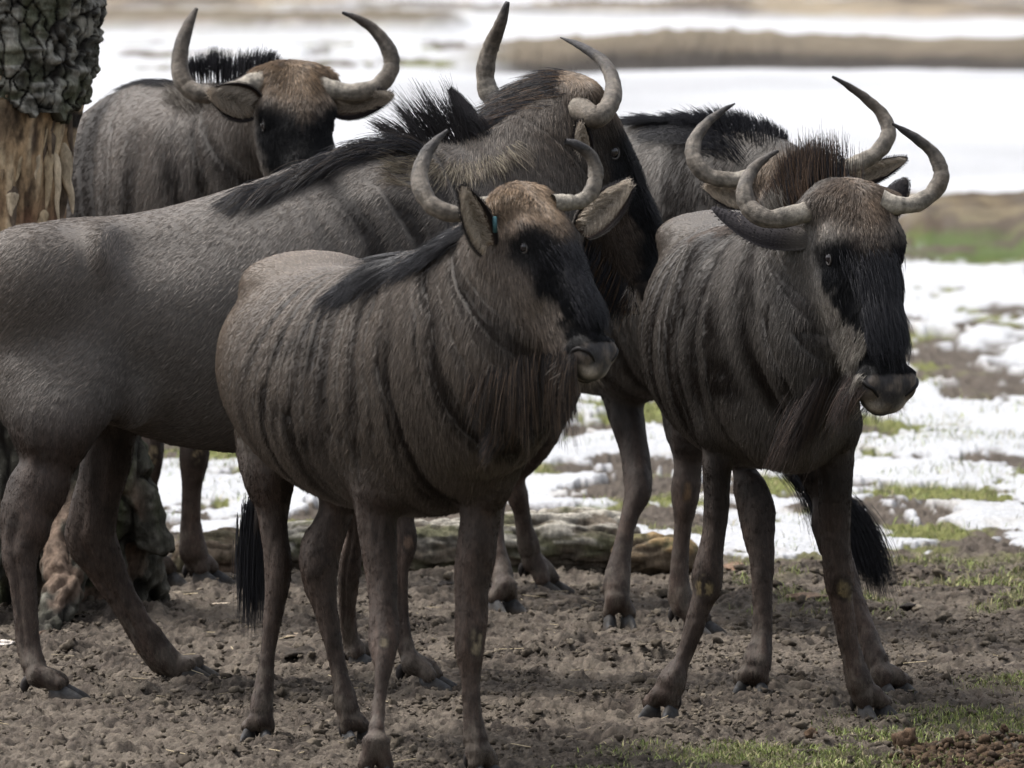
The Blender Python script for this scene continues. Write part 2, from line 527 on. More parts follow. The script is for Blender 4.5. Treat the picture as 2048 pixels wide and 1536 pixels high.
def make_hoof(root, g, yaw, fl, size=1.0):
    """two cloven claws on the ground and two dewclaws behind the fetlock fl"""
    h = heading(yaw); l = leftof(h)
    for sgn in (-1, 1):
        hs = nrm(h + l * sgn * .13)
        ls = leftof(hs)
        m, n = 12, 12
        V = []
        for t in np.linspace(0, 1, m):
            w = .0225 * (1 - .80 * max(0, t - .35) ** 1.5 / .65 ** 1.5) * (1 if t > .05 else .8)
            top = .056 * (1 - t) ** .8 + .010
            c = g + l * sgn * .0285 * size + hs * (-.026 + .105 * t) * size
            for a in np.linspace(0, 2 * np.pi, n, endpoint=False):
                x, z = math.cos(a), math.sin(a)
                z = max(z, -.05)
                V.append(c + ls * (x * w * (1.0 - .25 * max(z, 0)) * size) + np.array((0, 0, 1.0)) * (max(z, 0) ** .8 * top * size - (.012 if z < 0 else 0)))
        q = [(i * n + j, i * n + (j + 1) % n, (i + 1) * n + (j + 1) % n, (i + 1) * n + j) for i in range(m - 1) for j in range(n)]
        V = np.array(V)
        zz = V[:, 2] - g[2]
        nz = fbm(V[:, 0] * 70, V[:, 1] * 70, V[:, 2] * 70, 3, 9)
        c = mix(np.array((.040, .041, .044)), np.array((.022, .020, .018)), sstep(.3, .7, nz))
        c = mix(c, np.array((.07, .056, .045)), (1 - sstep(0, .014, zz)) * .8)
        tipm = sstep(.062, .075, (V - g) @ h + (nz - .5) * .02)
        c = mix(c, np.array((.10, .095, .09)), tipm * .6)
        np_mesh('hoof', V, np.array(q), M_HOOF, root, {'col': c}, origin=g)
        b = fl - h * .026 * size + l * sgn * .017 * size + np.array((0, 0, -.012))
        Pt = np.array([b + h * .022 + np.array((0, 0, .012)), b, b - h * .007 + np.array((0, 0, -.016)), b - h * .008 + np.array((0, 0, -.034))])
        C = catmull(Pt, 3)
        Vd, Qd, td = axes_tube(C, np.interp(np.linspace(0, 1, len(C)), [0, .4, .75, 1], [.009, .0115, .0095, .001]) * size, 9)
        np_mesh('dewclaw', Vd, Qd, M_HOOF, root, {'col': np.tile(np.array((.028, .024, .023)), (len(Vd), 1))}, origin=b)

def strands(path, vecs, n, width, jit=.25, lenjit=.35, droop=0.0, kpts=6, clump=.35, bow=None, seed=0, across=None, dens=None):
    """long hair rooted along a line; vecs = full strand vector at each path node"""
    r = np.random.default_rng(seed + 100)
    path = catmull(np.asarray(path, float), 6); vecs = catmull(np.asarray(vecs, float), 6)
    m = len(path)
    t = r.uniform(0, m - 1.001, n) if dens is None else r.choice(m - 1, n, p=dens) + r.uniform(0, 1, n)
    i = t.astype(int); f = (t - i)[:, None]
    P0 = path[i] * (1 - f) + path[i + 1] * f; V0 = vecs[i] * (1 - f) + vecs[i + 1] * f
    ac = nrm(np.asarray(across if across is not None else (0, 1, 0), float))
    off = r.normal(0, width, n)
    P0 = P0 + ac * off[:, None] + r.normal(0, width * .25, (n, 3))
    nc = max(4, n // 22)
    ct = r.uniform(0, m - 1, nc)
    near = np.abs(t[:, None] - ct[None]).argmin(1)
    cj = r.normal(0, 1, (nc, 3)); cl = r.uniform(.7, 1.15, nc)
    L = np.linalg.norm(V0, axis=1)
    D = V0 + (cj[near] * clump * .35 + r.normal(0, 1, (n, 3)) * jit * .4) * L[:, None] * .6
    D *= (cl[near] * r.uniform(1 - lenjit, 1.08, n))[:, None]
    k = np.linspace(0, 1, kpts)
    conv = (ct[near] - t)
    P = P0[:, None] + D[:, None] * k[None, :, None]
    P[:, :, 2] -= (k ** 2)[None] * (droop * L)[:, None]
    if bow is not None:
        P += np.asarray(bow)[None, None] * (np.sin(k * np.pi) * 1.0)[None, :, None] * L[:, None, None]
    return P
def WV(px, py, dx, dy, Y, dY=0.0):
    a = W(px, py, Y); return a, W(px + dx, py + dy, Y + dY) - a

def make_animal(sp):
    org = sp['origin']
    root = empty('wildebeest', org, sp['label'], 'wildebeest', 'wildebeest standing together in the paddock')
    prims = []
    nodes = sp['spine']
    P = [W(a[0], a[1], a[2]) for a in nodes]
    lat = [leftof(heading(a[5])) for a in nodes]
    k_ = sp['split']
    spine = Chain('spine', P[:k_], [a[3] for a in nodes[:k_]], [a[4] for a in nodes[:k_]], lat[:k_], 5, .03)
    nk = [k_ - 2] + list(range(k_, len(nodes)))
    neck = Chain('neck', [P[i] for i in nk], [nodes[i][3] * (.72 if i < k_ else 1) for i in nk], [nodes[i][4] * (.62 if i < k_ else 1) for i in nk], [lat[i] for i in nk], 5, .11)
    prims += [spine, neck]
    # head
    hd = sp['head']
    poll = W(*hd['poll']); L = hd['L']
    hh = heading(hd['yaw']); ph = math.radians(hd['pitch'])
    Fv = hh * math.cos(ph) + np.array((0, 0, -math.sin(ph)))
    Uv = hh * math.sin(ph) + np.array((0, 0, math.cos(ph)))
    Sv = leftof(hh)
    ro = math.radians(hd.get('roll', 0))
    Uv, Sv = Uv * math.cos(ro) + Sv * math.sin(ro), Sv * math.cos(ro) - Uv * math.sin(ro)
    Hp = lambda f, u, s: poll + L * (f * Fv + u * Uv + s * Sv)
    A3 = np.array((Fv, Uv, Sv))
    sk = [(-.01, -.10, .14, .115), (.10, -.10, .180, .165), (.25, -.11, .190, .205), (.40, -.12, .160, .205), (.58, -.10, .134, .158), (.75, -.085, .116, .124), (.88, -.08, .110, .108), (.925, -.09, .095, .090)]
    skull = Chain('skull', [Hp(a[0], a[1], 0) for a in sk], [a[2] * L for a in sk], [a[3] * L for a in sk], Sv, 3, .06)
    jw = [(.20, -.22, .12, .13), (.42, -.24, .095, .115), (.62, -.20, .08, .085), (.82, -.165, .075, .06), (.92, -.165, .062, .045)]
    jaw = Chain('jaw', [Hp(a[0], a[1], 0) for a in jw], [a[2] * L for a in jw], [a[3] * L for a in jw], Sv, 3, .05)
    prims += [skull, jaw]
    prims.append(Blob(Hp(.60, .035, 0), np.array((.17, .05, .10)) * L, A3, .03))
    for s in (-1, 1):
        prims.append(Blob(Hp(.05, -.005, s * .088), np.array((.12, .070, .080)) * L, A3, .015))
        prims.append(Blob(Hp(.19, -.01, s * .15), np.array((.09, .055, .05)) * L, A3, .03))
        prims.append(Blob(Hp(.38, -.13, s * .13), np.array((.13, .08, .05)) * L, A3, .04))
        prims.append(Blob(Hp(.885, -.055, s * .095), np.array((.080, .080, .050)) * L, A3, .015))
        prims.append(Blob(Hp(.955, -.095, s * .045), np.array((.050, .055, .050)) * L, A3, .012))
        prims.append(Blob(Hp(.30, -.03, s * .205), np.array((.06, .035, .02)) * L, A3, .02, sub=True))
        prims.append(Chain('boss', [Hp(-.02, -.05, s * .06), Hp(-.01, -.05, s * .19)], [.075 * L, .06 * L], [.075 * L, .06 * L], Fv, 2, .03))
    # mouth line
    prims.append(Chain('m', [Hp(1.01, -.150, 0), Hp(.90, -.160, 0)], [.12 * L, .14 * L], [.006 * L, .006 * L], Sv, 1, .01)) if False else None
    prims = [p for p in prims if p is not None]
    legs, toes = [], []
    for lg in sp['legs']:
        yaw = lg['yaw']; g = G(lg['hoof'][0], lg['hoof'][1]); hy = lg['hoof'][2]
        Yh = g[1]
        pts, aa, bb = [], [], []
        zs = [w for w in lg['w']]
        for w in lg['u']:
            pts.append(W(w[0], w[1], w[2])); aa.append(w[3]); bb.append(w[4])
        Yu = lg['u'][-1][2]
        n = len(zs)
        for i, (xl, xr, y) in enumerate(zs):
            Yy = Yu + (Yh - Yu) * (i + 1) / n if 'Y' not in lg else lg['Y'][i]
            r = (xr - xl) / 2 * Yy / FPX
            pts.append(W((xl + xr) / 2, y, Yy))
            if sp.get('side'):
                aa.append(r * .82); bb.append(r)
            else:
                aa.append(r); bb.append(r * 1.12)
        sz = sp.get('hoof_size', 1.0)
        legs.append(Chain('leg', pts, aa, bb, leftof(heading(yaw)), 4, .032))
        legs[-1].a[-3:] *= .82; legs[-1].b[-3:] *= .82
        fl = pts[-1]; hv, lv = heading(hy), leftof(heading(hy)); up_ = np.array((0, 0, 1.0))
        for s_ in (-1, 1):
            p2_ = g - hv * .004 + lv * s_ * .0265 * sz + up_ * .044 * sz
            p1_ = fl * .5 + p2_ * .5 + lv * s_ * .002 + up_ * .004 + hv * .004
            tc = Chain('toe', [fl + lv * s_ * .010, p1_, p2_], [.026 * sz, .0235 * sz, .0215 * sz], [.030 * sz, .027 * sz, .024 * sz], lv, 4, .008)
            toes.append(tc)
        make_hoof(root, g, hy, fl, sz * .9)
    prims += legs + toes
    for b in sp.get('blobs', []):
        c = W(b[0], b[1], b[2]); hy = heading(b[6] if len(b) > 6 else sp['legs'][0]['yaw'])
        ax = np.array((leftof(hy), hy, (0, 0, 1)))
        prims.append(Blob(c, b[3:6], ax, b[7] if len(b) > 7 else .06, sub=(len(b) > 8 and b[8])))
    dock = sp.get('dock')
    V, Q = sdf_mesh(prims, sp.get('h', .007) * HS)
    V = smooth(V, Q, 3)
    # ---- painting
    dS, tS, sS, uS, vS = spine.evaluate(V)
    dN, tN, sN, uN, vN = neck.evaluate(V)
    sN = sN - neck.s[5] * .8 + spine.s[-1]
    mN = dN < dS
    seam = 1 - np.exp(-((dN - dS) / .022) ** 2)
    sS = np.where(mN, sN, sS); uS = np.where(mN, uN, uS); vS = np.where(mN, vN, vS); tS[mN] = tN[mN]
    dS = np.minimum(dS, dN)
    dH, tH, _, _, _ = skull.evaluate(V)
    dJ, _, _, _, _ = jaw.evaluate(V)
    dH = np.minimum(dH, dJ)
    dL = np.full(len(V), 9.); tL = np.zeros((len(V), 3)); uL = np.zeros(len(V)); vL = np.zeros(len(V))
    for lg in legs + toes:
        d, t, s_, lu_, lv_ = lg.evaluate(V)
        m = d < dL; dL[m] = d[m]; tL[m] = t[m]; uL[m] = lu_[m]; vL[m] = lv_[m]
    R = (V - poll) / L
    f, u, s = R @ Fv, R @ Uv, R @ Sv
    wH = sstep(-.035, .035, dS - dH) * sstep(-.30, -.16, f)
    msk = (1 - sstep(-.04, .05, dS - dH) * sstep(.0, .30, f)) * (1 - sstep(-.02, .02, dS - dL) * (1 - sstep(.55, .70, V[:, 2])))
    msk = np.clip(msk, 0, 1)
    V = smooth_masked(V, Q, msk, 16)
    wH = smooth_masked(wH, Q, np.ones(len(V)), 5)
    tS = nrm(smooth_masked(tS, Q, np.ones(len(V)), 16))
    sS = smooth_masked(sS, Q, np.ones(len(V)), 10); seam = smooth_masked(seam, Q, np.ones(len(V)), 4)
    z = V[:, 2]
    wL = (1 - wH) * sstep(-.03, .04, dS - dL) * (1 - sstep(.62, .85, z))
    nz = fbm(V[:, 0] * 9, V[:, 1] * 9, V[:, 2] * 9, 4, sp['seed'])
    nzf = fbm(V[:, 0] * 40, V[:, 1] * 40, V[:, 2] * 40, 3, sp['seed'] + 5)
    tot = spine.s[-1] + neck.s[-1] - neck.s[5] * .8
    sn = sS / tot
    top = V[:, 2]
    zt = spine.P[:, 2].max(); 
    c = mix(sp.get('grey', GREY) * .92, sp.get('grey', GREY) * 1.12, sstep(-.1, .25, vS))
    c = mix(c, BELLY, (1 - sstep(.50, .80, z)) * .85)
    c = c * (.72 + .56 * nz)[:, None]
    # rump is browner
    c = mix(c, sp.get('rump', np.array((.145, .105, .076))) * (.7 + .5 * nzf)[:, None], sp.get('rump_amt', .3) * (1 - sstep(.05, .35, sn)) * sstep(.7, 1.0, z))
    # brindle: dark vertical folds on shoulder and neck, fading to the rear
    b0 = sp.get('brindle', .25)
    side = np.sign(uS)
    warp = (fbm(z * 1.7 + side * 9, z * 0 + sp['seed'], sS * 1.6, 3, sp['seed'] + 9) - .5) * .20 + (vnoise(z * 9, sS * 7, side * 3, sp['seed'] + 3) - .5) * .018
    line = np.zeros(len(V)); broad = np.zeros(len(V))
    for lay_, (fq, wd) in enumerate(((sp.get('bfreq', 24.0) * .62, .10), (sp.get('bfreq', 24.0) * .30, .13), (sp.get('bfreq', 24.0) * .95, .13))):
        pq = (sS + warp + (z - 1) * sp.get('lean', -.10)) * fq
        ci_ = np.floor(pq); fr = pq - ci_
        hs_ = [_hash(ci_, side + 5, ci_ * 0, sp['seed'] + 60 + 10 * lay_ + j) for j in range(5)]
        cc_ = .35 + .3 * hs_[0]; ww = wd * (.6 + 1.0 * hs_[1])
        dq = fr - cc_
        g_ = np.exp(-(dq / (ww * 1.1)) ** 2)
        zr = sstep(.45 + .35 * hs_[2], .60 + .35 * hs_[2], z) * (1 - sstep(1.10 + .3 * hs_[3], 1.25 + .3 * hs_[3], z))
        am = (.55 + .65 * hs_[4]) * zr * (.55 + .7 * vnoise(z * 4, ci_ * 3.1, side * 2, sp['seed'] + 88))
        if lay_ == 0: line = g_ * am
        elif lay_ == 2: line = np.maximum(line, g_ * am * sstep(.50, .68, sn) * .85)
        else: line = np.maximum(line, g_ * am); broad = np.exp(-(dq / (ww * 2.2)) ** 2) * am
    line = np.clip(line, 0, 1)
    bw = (.45 + .55 * sstep(.30, .55, sn)) * sstep(b0, b0 + .2, sn) * (1 - sstep(.88, .99, sn)) * sstep(.50, .66, z) * (1 - wL)
    upper = 1 - .7 * sstep(.24, .36, vS / sp.get('bscale', 1.0))
    amt = bw * upper * (1 - wH) * seam
    c = mix(c, BRINDLE * .8, np.clip(amt * (line * 1.15 + broad * .35) * (.7 + .6 * nzf), 0, .95))
    fold = amt * (line * 1.1 - .30 * (1 - line))
    c = mix(c, c * np.array((.50, .44, .38)), sp.get('neckdark', 0) * sstep(.72, .95, sn) * (1 - wL))
    # legs
    lc = LEG * (.75 + .5 * nz)[:, None]
    lc = mix(lc, LEG * .45, sstep(.50, .72, nzf) * .55)
    lc = mix(lc, LEG * np.array((1.9, 1.8, 1.75)), sstep(.50, .66, fbm(V[:, 0] * 20, V[:, 1] * 20, V[:, 2] * 6, 3, sp['seed'] + 71)) * .45)
    lc = mix(lc, np.array((.095, .080, .064)), sstep(.50, .66, fbm(V[:, 0] * 55, V[:, 1] * 55, V[:, 2] * 40, 4, sp['seed'] + 73) + .16 * (1 - sstep(.0, .22, z))) * (1 - sstep(.10, .30, z)) * .5)
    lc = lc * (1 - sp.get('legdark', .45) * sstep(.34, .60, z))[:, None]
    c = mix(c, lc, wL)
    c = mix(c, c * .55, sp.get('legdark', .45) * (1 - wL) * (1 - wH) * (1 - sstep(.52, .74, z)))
    # head
    hc = mix(sp.get('cheek', GREY * 1.0), sp.get('pale', PALE * .8), sstep(-.25, -.12, u) * sstep(.25, .55, f) * .45)
    hc = hc * (.7 + .6 * nz)[:, None]
    wob2 = (nzf - .5) * .13
    front = -.09 + .05 * sstep(.3, .8, f) - .10 * sstep(.6, .9, f)
    blk = sstep(-.03, .03, u - front + wob2) * sstep(.13, .26, f + np.abs(s) * .2 + wob2)
    hc = mix(hc, BLACK, blk)
    eyeb = np.exp(-(((f - .27) / .09) ** 2 + ((u + .04) / .07) ** 2)) * (np.abs(s) > .12)
    hc = mix(hc, BLACK * 1.4, np.clip(eyeb * 1.2, 0, .9))
    tanm = (1 - sstep(.10, .36, f + (nzf - .5) * .12 + np.abs(s) * .75)) * sstep(-.16, -.06, u)
    hc = mix(hc, sp.get('tan', TAN) * (.35 + 1.2 * nzf)[:, None], tanm)
    nose = sstep(.845, .89, f)
    ncol = mix(np.array((.028, .026, .027)), np.array((.085, .070, .058)), sstep(.40, .65, nzf + .25 * sstep(.05, .12, np.abs(s)) - .1))
    hc = mix(hc, ncol, nose)
    band = sstep(.84, .90, f) * np.exp(-((u + .135) / .018) ** 2)
    hc = mix(hc, BLACK, np.clip(band * 1.2, 0, .9))
    lip = sstep(.86, .92, f) * sstep(-.215, -.19, u) * (1 - sstep(-.165, -.15, u))
    hc = mix(hc, np.array((.36, .31, .25)), lip * .85)
    hc = mix(hc, BLACK * 1.3, sstep(.6, .8, f) * (1 - sstep(-.24, -.20, u)))
    # pale nose pad with its wet highlight painted in, one patch below each nostril
    pad = np.exp(-(((f - .965) / .045) ** 2 + ((u + .085) / .032) ** 2 + ((np.abs(s) - .055) / .045) ** 2))
    hc = mix(hc, np.array((.52, .47, .41)), np.clip(pad * 1.4, 0, 1) * .9)
    c = mix(c, hc, wH)
    # ochre, worn knees
    c_knee = np.zeros(len(V))
    for kn in sp.get('knees', []):
        kp = W(kn[0], kn[1], kn[2])
        dk = np.sqrt(((V[:, 0] - kp[0]) / kn[3]) ** 2 + ((V[:, 2] - kp[2]) / kn[4]) ** 2 + ((V[:, 1] - kp[1] + .02) / .11) ** 2)
        k1 = 1 - sstep(.8, 1.1, dk + (nzf - .5) * .5)
        c = mix(c, np.array((.020, .014, .011)), k1)
        k2 = (1 - sstep(.45, .85, dk + (nzf - .5) * 1.2)) * sstep(.38, .52, fbm(V[:, 0] * 60, V[:, 1] * 60, V[:, 2] * 45, 3, 77))
        c = mix(c, np.array(kn[5] if len(kn) > 5 else (.20, .165, .11)), k2 * .9)
        c_knee = np.maximum(c_knee, k1)
    Nn = vnormals(V, Q)
    rL = np.hypot(uL, vL) + 1e-4
    groove = np.exp(-((vL / rL + .42) / .20) ** 2) * sstep(.3, .7, np.abs(uL) / rL) * sstep(.10, .16, z) * (1 - sstep(.42, .50, z)) * wL
    disp = -groove * .0055 - fold * .0050 + wL * (fbm(V[:, 0] * 38, V[:, 1] * 38, V[:, 2] * 7, 3, sp['seed'] + 70) - .5) * .0115 + (nz - .5) * .006 * (1 - wH) + (nzf - .5) * .002
    V2 = V + Nn * disp[:, None]
    jm = np.exp(-((dS - dH) / .032) ** 2) * (1 - sstep(.35, .55, f)) * (1 - sstep(-.03, .0, dS - dL))
    jm = np.maximum(jm, (1 - seam) * (1 - wH) * (1 - sstep(-.02, .02, dS - dL)))
    jm = np.where(jm > .05, np.clip(jm, 0, 1), 0)
    V2 = smooth_masked(V2, Q, jm, 22)
    V2[:, 2] = np.maximum(V2[:, 2], .004)
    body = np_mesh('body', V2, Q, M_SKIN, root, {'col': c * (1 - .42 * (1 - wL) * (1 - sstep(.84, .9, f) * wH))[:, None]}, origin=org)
    # ---- coat
    Nn = vnormals(V2, Q)
    q = V2[Q]; ar = np.linalg.norm(np.cross(q[:, 2] - q[:, 0], q[:, 3] - q[:, 1]), axis=1) / 2
    fn = nrm(np.cross(q[:, 2] - q[:, 0], q[:, 3] - q[:, 1]))
    fc = q.mean(1)
    toc = nrm(np.array((0, 0, CAM_H)) - fc)
    facing = (fn * toc).sum(1)
    fw = wH[Q].mean(1); ff = f[Q].mean(1)
    wt = ar * np.where(facing > -.25, 1.0, .22) * (1 - .97 * ((ff > .86) & (fw > .5)))
    wt = wt * (1 + 1.2 * fw + .9 * wL[Q].mean(1)) * (1 - .8 * c_knee[Q].mean(1))
    # nothing grows where the hide is buried in the ground
    n = int(sp.get('hairs', 120000) * HAIR)
    pick = rng.choice(len(Q), n, p=wt / wt.sum())
    a, b = rng.random(n), rng.random(n)
    Qp = Q[pick]
    w4 = np.stack(((1 - a) * (1 - b), a * (1 - b), a * b, (1 - a) * b), 1)
    bl = lambda X: (X[Qp] * (w4[..., None] if X.ndim == 2 else w4)).sum(1)
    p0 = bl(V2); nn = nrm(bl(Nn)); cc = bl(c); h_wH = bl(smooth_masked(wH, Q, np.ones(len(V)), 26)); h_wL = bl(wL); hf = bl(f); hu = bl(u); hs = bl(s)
    down = np.array((0, 0, -1.0))
    flow = -bl(tS) * .9 + down * .75
    neckw = sstep(.62, .85, bl(sn))[:, None]
    flow = flow * (1 - neckw) + (-bl(tS) * .25 + down * 1.1) * neckw
    flow = flow * (1 - h_wL)[:, None] + (bl(tL) * 1.0 + down * .3) * h_wL[:, None]
    headflow = Fv[None] * 1.0 + Sv[None] * (hs * 1.6)[:, None]
    crown = (1 - sstep(.02, .16, hf))[:, None]
    headflow = headflow * (1 - crown) + (Fv * .7 + Uv * .4 + Sv * 0) * crown + Sv[None] * (np.clip(hs * 12, -1, 1) * .8)[:, None] * crown
    headflow = headflow + down[None] * .3
    flow = flow * (1 - h_wH)[:, None] + headflow * h_wH[:, None]
    sw = np.stack([fbm(p0[:, 0] * 16, p0[:, 1] * 16, p0[:, 2] * 16, 2, 40 + j) - .5 for j in range(3)], 1)
    sw2 = np.stack([vnoise(p0[:, 0] * 70, p0[:, 1] * 70, p0[:, 2] * 70, 50 + j) - .5 for j in range(3)], 1)
    flow = nrm(flow - nn * (flow * nn).sum(1, keepdims=True)) + sw * (.42 + .5 * h_wH + .25 * neckw[:, 0])[:, None] + sw2 * .22 + rng.normal(0, .085, (n, 3))
    flow = nrm(flow - nn * (flow * nn).sum(1, keepdims=True))
    ln = .0165 + .006 * rng.random(n)
    ln = ln + .009 * neckw[:, 0] * (1 - h_wH)
    ln = ln * (1 - h_wL) + .0105 * h_wL
    hl = .015 + .009 * (1 - sstep(.1, .25, hf)) + .008 * sstep(.2, .35, hf) * (hu > -.1)
    hl = hl + .022 * sstep(.35, .55, hf) * sstep(.10, .2, -hu) * (1 - sstep(.72, .85, hf))
    hl = hl * (1 - .85 * sstep(.80, .88, hf))
    ln = ln * (1 - h_wH) + hl * h_wH
    ln *= rng.uniform(.6, 1.15, n)
    lift = .17 + .20 * h_wH - .03 * h_wL + rng.normal(0, .07, n)
    k = np.array((0, .4, .75, 1.0))
    Pp = p0[:, None] - nn[:, None] * .001 + flow[:, None] * (ln[:, None] * k)[..., None] + nn[:, None] * ((ln * lift)[:, None] * (k - .35 * k ** 2))[..., None]
    Pp[:, :, 2] -= (ln * .12)[:, None] * k ** 2
    var = rng.lognormal(0, .24 + .14 * h_wH + .16 * h_wL, n)[:, None]
    var = np.clip(var, .35, 2.4)
    grz = (rng.random(n) < .04 * (1 - h_wL))[:, None]
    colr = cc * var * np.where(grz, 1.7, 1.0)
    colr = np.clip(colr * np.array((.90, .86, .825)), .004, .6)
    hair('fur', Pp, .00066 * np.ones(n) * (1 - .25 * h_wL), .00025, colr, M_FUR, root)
    # ---- eyes
    for s_ in (-1, 1):
        ec = Hp(.265, -.035, s_ * .168); r = .031 * L
        th = np.linspace(0, np.pi, 13); phi = np.linspace(0, 2 * np.pi, 18, endpoint=False)
        Ve = np.array([ec + r * (math.sin(a_) * math.cos(b_) * Fv + math.sin(a_) * math.sin(b_) * Uv + math.cos(a_) * Sv * s_) for a_ in th for b_ in phi])
        Qe = [(i * 18 + j, i * 18 + (j + 1) % 18, (i + 1) * 18 + (j + 1) % 18, (i + 1) * 18 + j) for i in range(12) for j in range(18)]
        eye = np_mesh('eye', Ve, np.array(Qe), M_EYE, root, origin=ec)
        ring_ = []
        for a_ in np.linspace(0, 2 * np.pi, 21):
            ring_.append(ec + Sv * s_ * r * .55 + r * .98 * (Fv * math.cos(a_) * 1.12 + Uv * math.sin(a_) * .82))
        Vr, Qr, _ = axes_tube(ring_, np.full(21, r * .15), 8, lat=Sv)
        np_mesh('eyelid', Vr, Qr, M_NOSE, eye, {'col': np.tile(np.array((.042, .037, .035)), (len(Vr), 1))}, origin=ec)
        # nostril: a dark crescent round a paler fold, laid on the surface of the muzzle
        arc = []
        for a_ in np.linspace(-.5, 3.0, 12):
            tgt = Hp(.945 - .075 * math.sin(a_), -.060 + .062 * math.cos(a_), s_ * (.095 + .045 * math.sin(a_)))
            near_ = np.argsort(((V2 - tgt) ** 2).sum(1))[:6]
            arc.append(V2[near_].mean(0) - Nn[near_].mean(0) * .001)
        arc = catmull(np.array(arc), 2)
        Vn, Qn, tn_ = axes_tube(arc, .0085 * np.sin(np.pi * np.linspace(.08, .97, len(arc))) ** .7 * L / .5 * .80, 8)
        np_mesh('nostril', Vn, Qn, M_HOLE, root, origin=arc[0])
    mouth = []
    for a_ in np.linspace(-1, 1, 15):
        tgt = Hp(.985 - .30 * a_ ** 2, -.152 - .01 * abs(a_), a_ * .10)
        near_ = np.argsort(((V2 - tgt) ** 2).sum(1))[:6]
        mouth.append(V2[near_].mean(0) - Nn[near_].mean(0) * .0015)
    mouth = catmull(np.array(mouth), 2)
    Vn, Qn, _ = axes_tube(mouth, .0042 * np.sin(np.pi * np.linspace(.05, .95, len(mouth))) ** .5 * np.ones(len(mouth)), 7)
    np_mesh('mouth', Vn, Qn, M_HOLE, root, origin=mouth[0])
    # whiskers
    n = 420
    ph_ = rng.uniform(-.12, .12, n); ffw = rng.uniform(.84, .97, n)
    wp = poll + L * (ffw[:, None] * Fv - (.155 + .05 * rng.random(n))[:, None] * Uv + ph_[:, None] * Sv)
    wd = nrm(Fv * .5 - Uv * .7 + Sv * (ph_ * 7)[:, None] + rng.normal(0, .25, (n, 3)))
    kk = np.linspace(0, 1, 4)
    hair('whiskers', wp[:, None] + wd[:, None] * (rng.uniform(.015, .05, n)[:, None] * kk)[..., None], .0005, .0002, np.array((.22, .19, .16)) * rng.uniform(.15, 1.8, (n, 1)), M_FUR, root)
    for hn in sp['horns']:
        make_horn(root, hn, hd['poll'][2])
    for er in sp['ears']:
        r_ = make_ear(root, Y0=hd['poll'][2], **er)
        if er.get('tag'):
            o, B, A, S_, f_, Le = r_
            c0 = B + A * Le * .26 - S_ * er['tagside'] * er['hw'] * hd['poll'][2] / FPX * .95 + f_ * .006
            u_, v_ = nrm(A * .8 + S_ * .35), nrm(np.cross(A, f_))
            bm = []
            for i_, (x_, y_, z_) in enumerate([(a_, b_, c_) for a_ in (-1, 1) for b_ in (-1, 1) for c_ in (-1, 1)]):
                bm.append(c0 + u_ * x_ * .019 + np.cross(u_, f_) * y_ * .0045 + f_ * z_ * .003)
            np_mesh('ear_tag', np.array(bm), np.array([(0, 1, 3, 2), (4, 6, 7, 5), (0, 4, 5, 1), (2, 3, 7, 6), (0, 2, 6, 4), (1, 5, 7, 3)]), M_TAG, root, origin=c0, smooth_shade=False)
    kd = None
    for hs_ in sp.get('hair', []):
        if hs_.get('head'):
            pv = [(Hp(*a[:3]), L * (a[3] * Fv + a[4] * Uv + a[5] * Sv) + np.array((0, 0, -a[6] if len(a) > 6 else 0))) for a in hs_['path']]
            hs_ = dict(hs_); hs_['across'] = Sv
        else:
            pv = [WV(*a) for a in hs_['path']]
        Pm = strands([a[0] for a in pv], [a[1] for a in pv], int(hs_['n'] * HAIR2 * 1.75), hs_.get('width', .02), hs_.get('jit', .25), droop=hs_.get('droop', 0), clump=hs_.get('clump', .35), seed=hs_.get('seed', 0) + sp['seed'], across=hs_.get('across'), bow=hs_.get('bow'))
        if hs_['name'] not in ('tail', 'forelock'):
            if kd is None:
                sel_ = np.where(V2[:, 2] > .55)[0][::2]
                kd = KDTree(len(sel_))
                for i_, v_ in enumerate(V2[sel_]):
                    kd.insert(v_, i_)
                kd.balance()
            ni = sel_[np.array([kd.find(p_)[1] for p_ in Pm[:, 0]])]
            Pm = Pm + (V2[ni] - Nn[ni] * .002 - Pm[:, 0])[:, None]
            dv = Pm - Pm[:, :1]; inn = np.minimum((dv * Nn[ni][:, None]).sum(2), 0)
            Pm = Pm - Nn[ni][:, None] * (inn * .92)[..., None] + Nn[ni][:, None] * (.006 * np.sin(np.linspace(0, np.pi, Pm.shape[1])))[None, :, None]
        base = np.array(hs_.get('col', (.014, .014, .017)))
        m = len(Pm)
        cl = base * rng.lognormal(0, .3, (m, 1))
        if 'col2' in hs_:
            sel = rng.random(m) < hs_.get('mixp', .4)
            cl[sel] = np.array(hs_['col2']) * rng.lognormal(0, .3, (sel.sum(), 1))
        hair(hs_['name'], Pm, hs_.get('r', .0011) * .62, .0002, cl, M_MANE, root)
    if dock:
        Pd = np.array([W(*a[:3]) for a in dock]); rd_ = np.array([a[3] for a in dock])
        C = catmull(np.hstack((Pd, rd_[:, None])), 5)
        Vd, Qd, _ = axes_tube(C[:, :3], C[:, 3], 12)
        tl = np_mesh('tail', Vd, Qd, M_SKIN, root, {'col': np.tile(BRINDLE, (len(Vd), 1))}, origin=Pd[0])
    return root

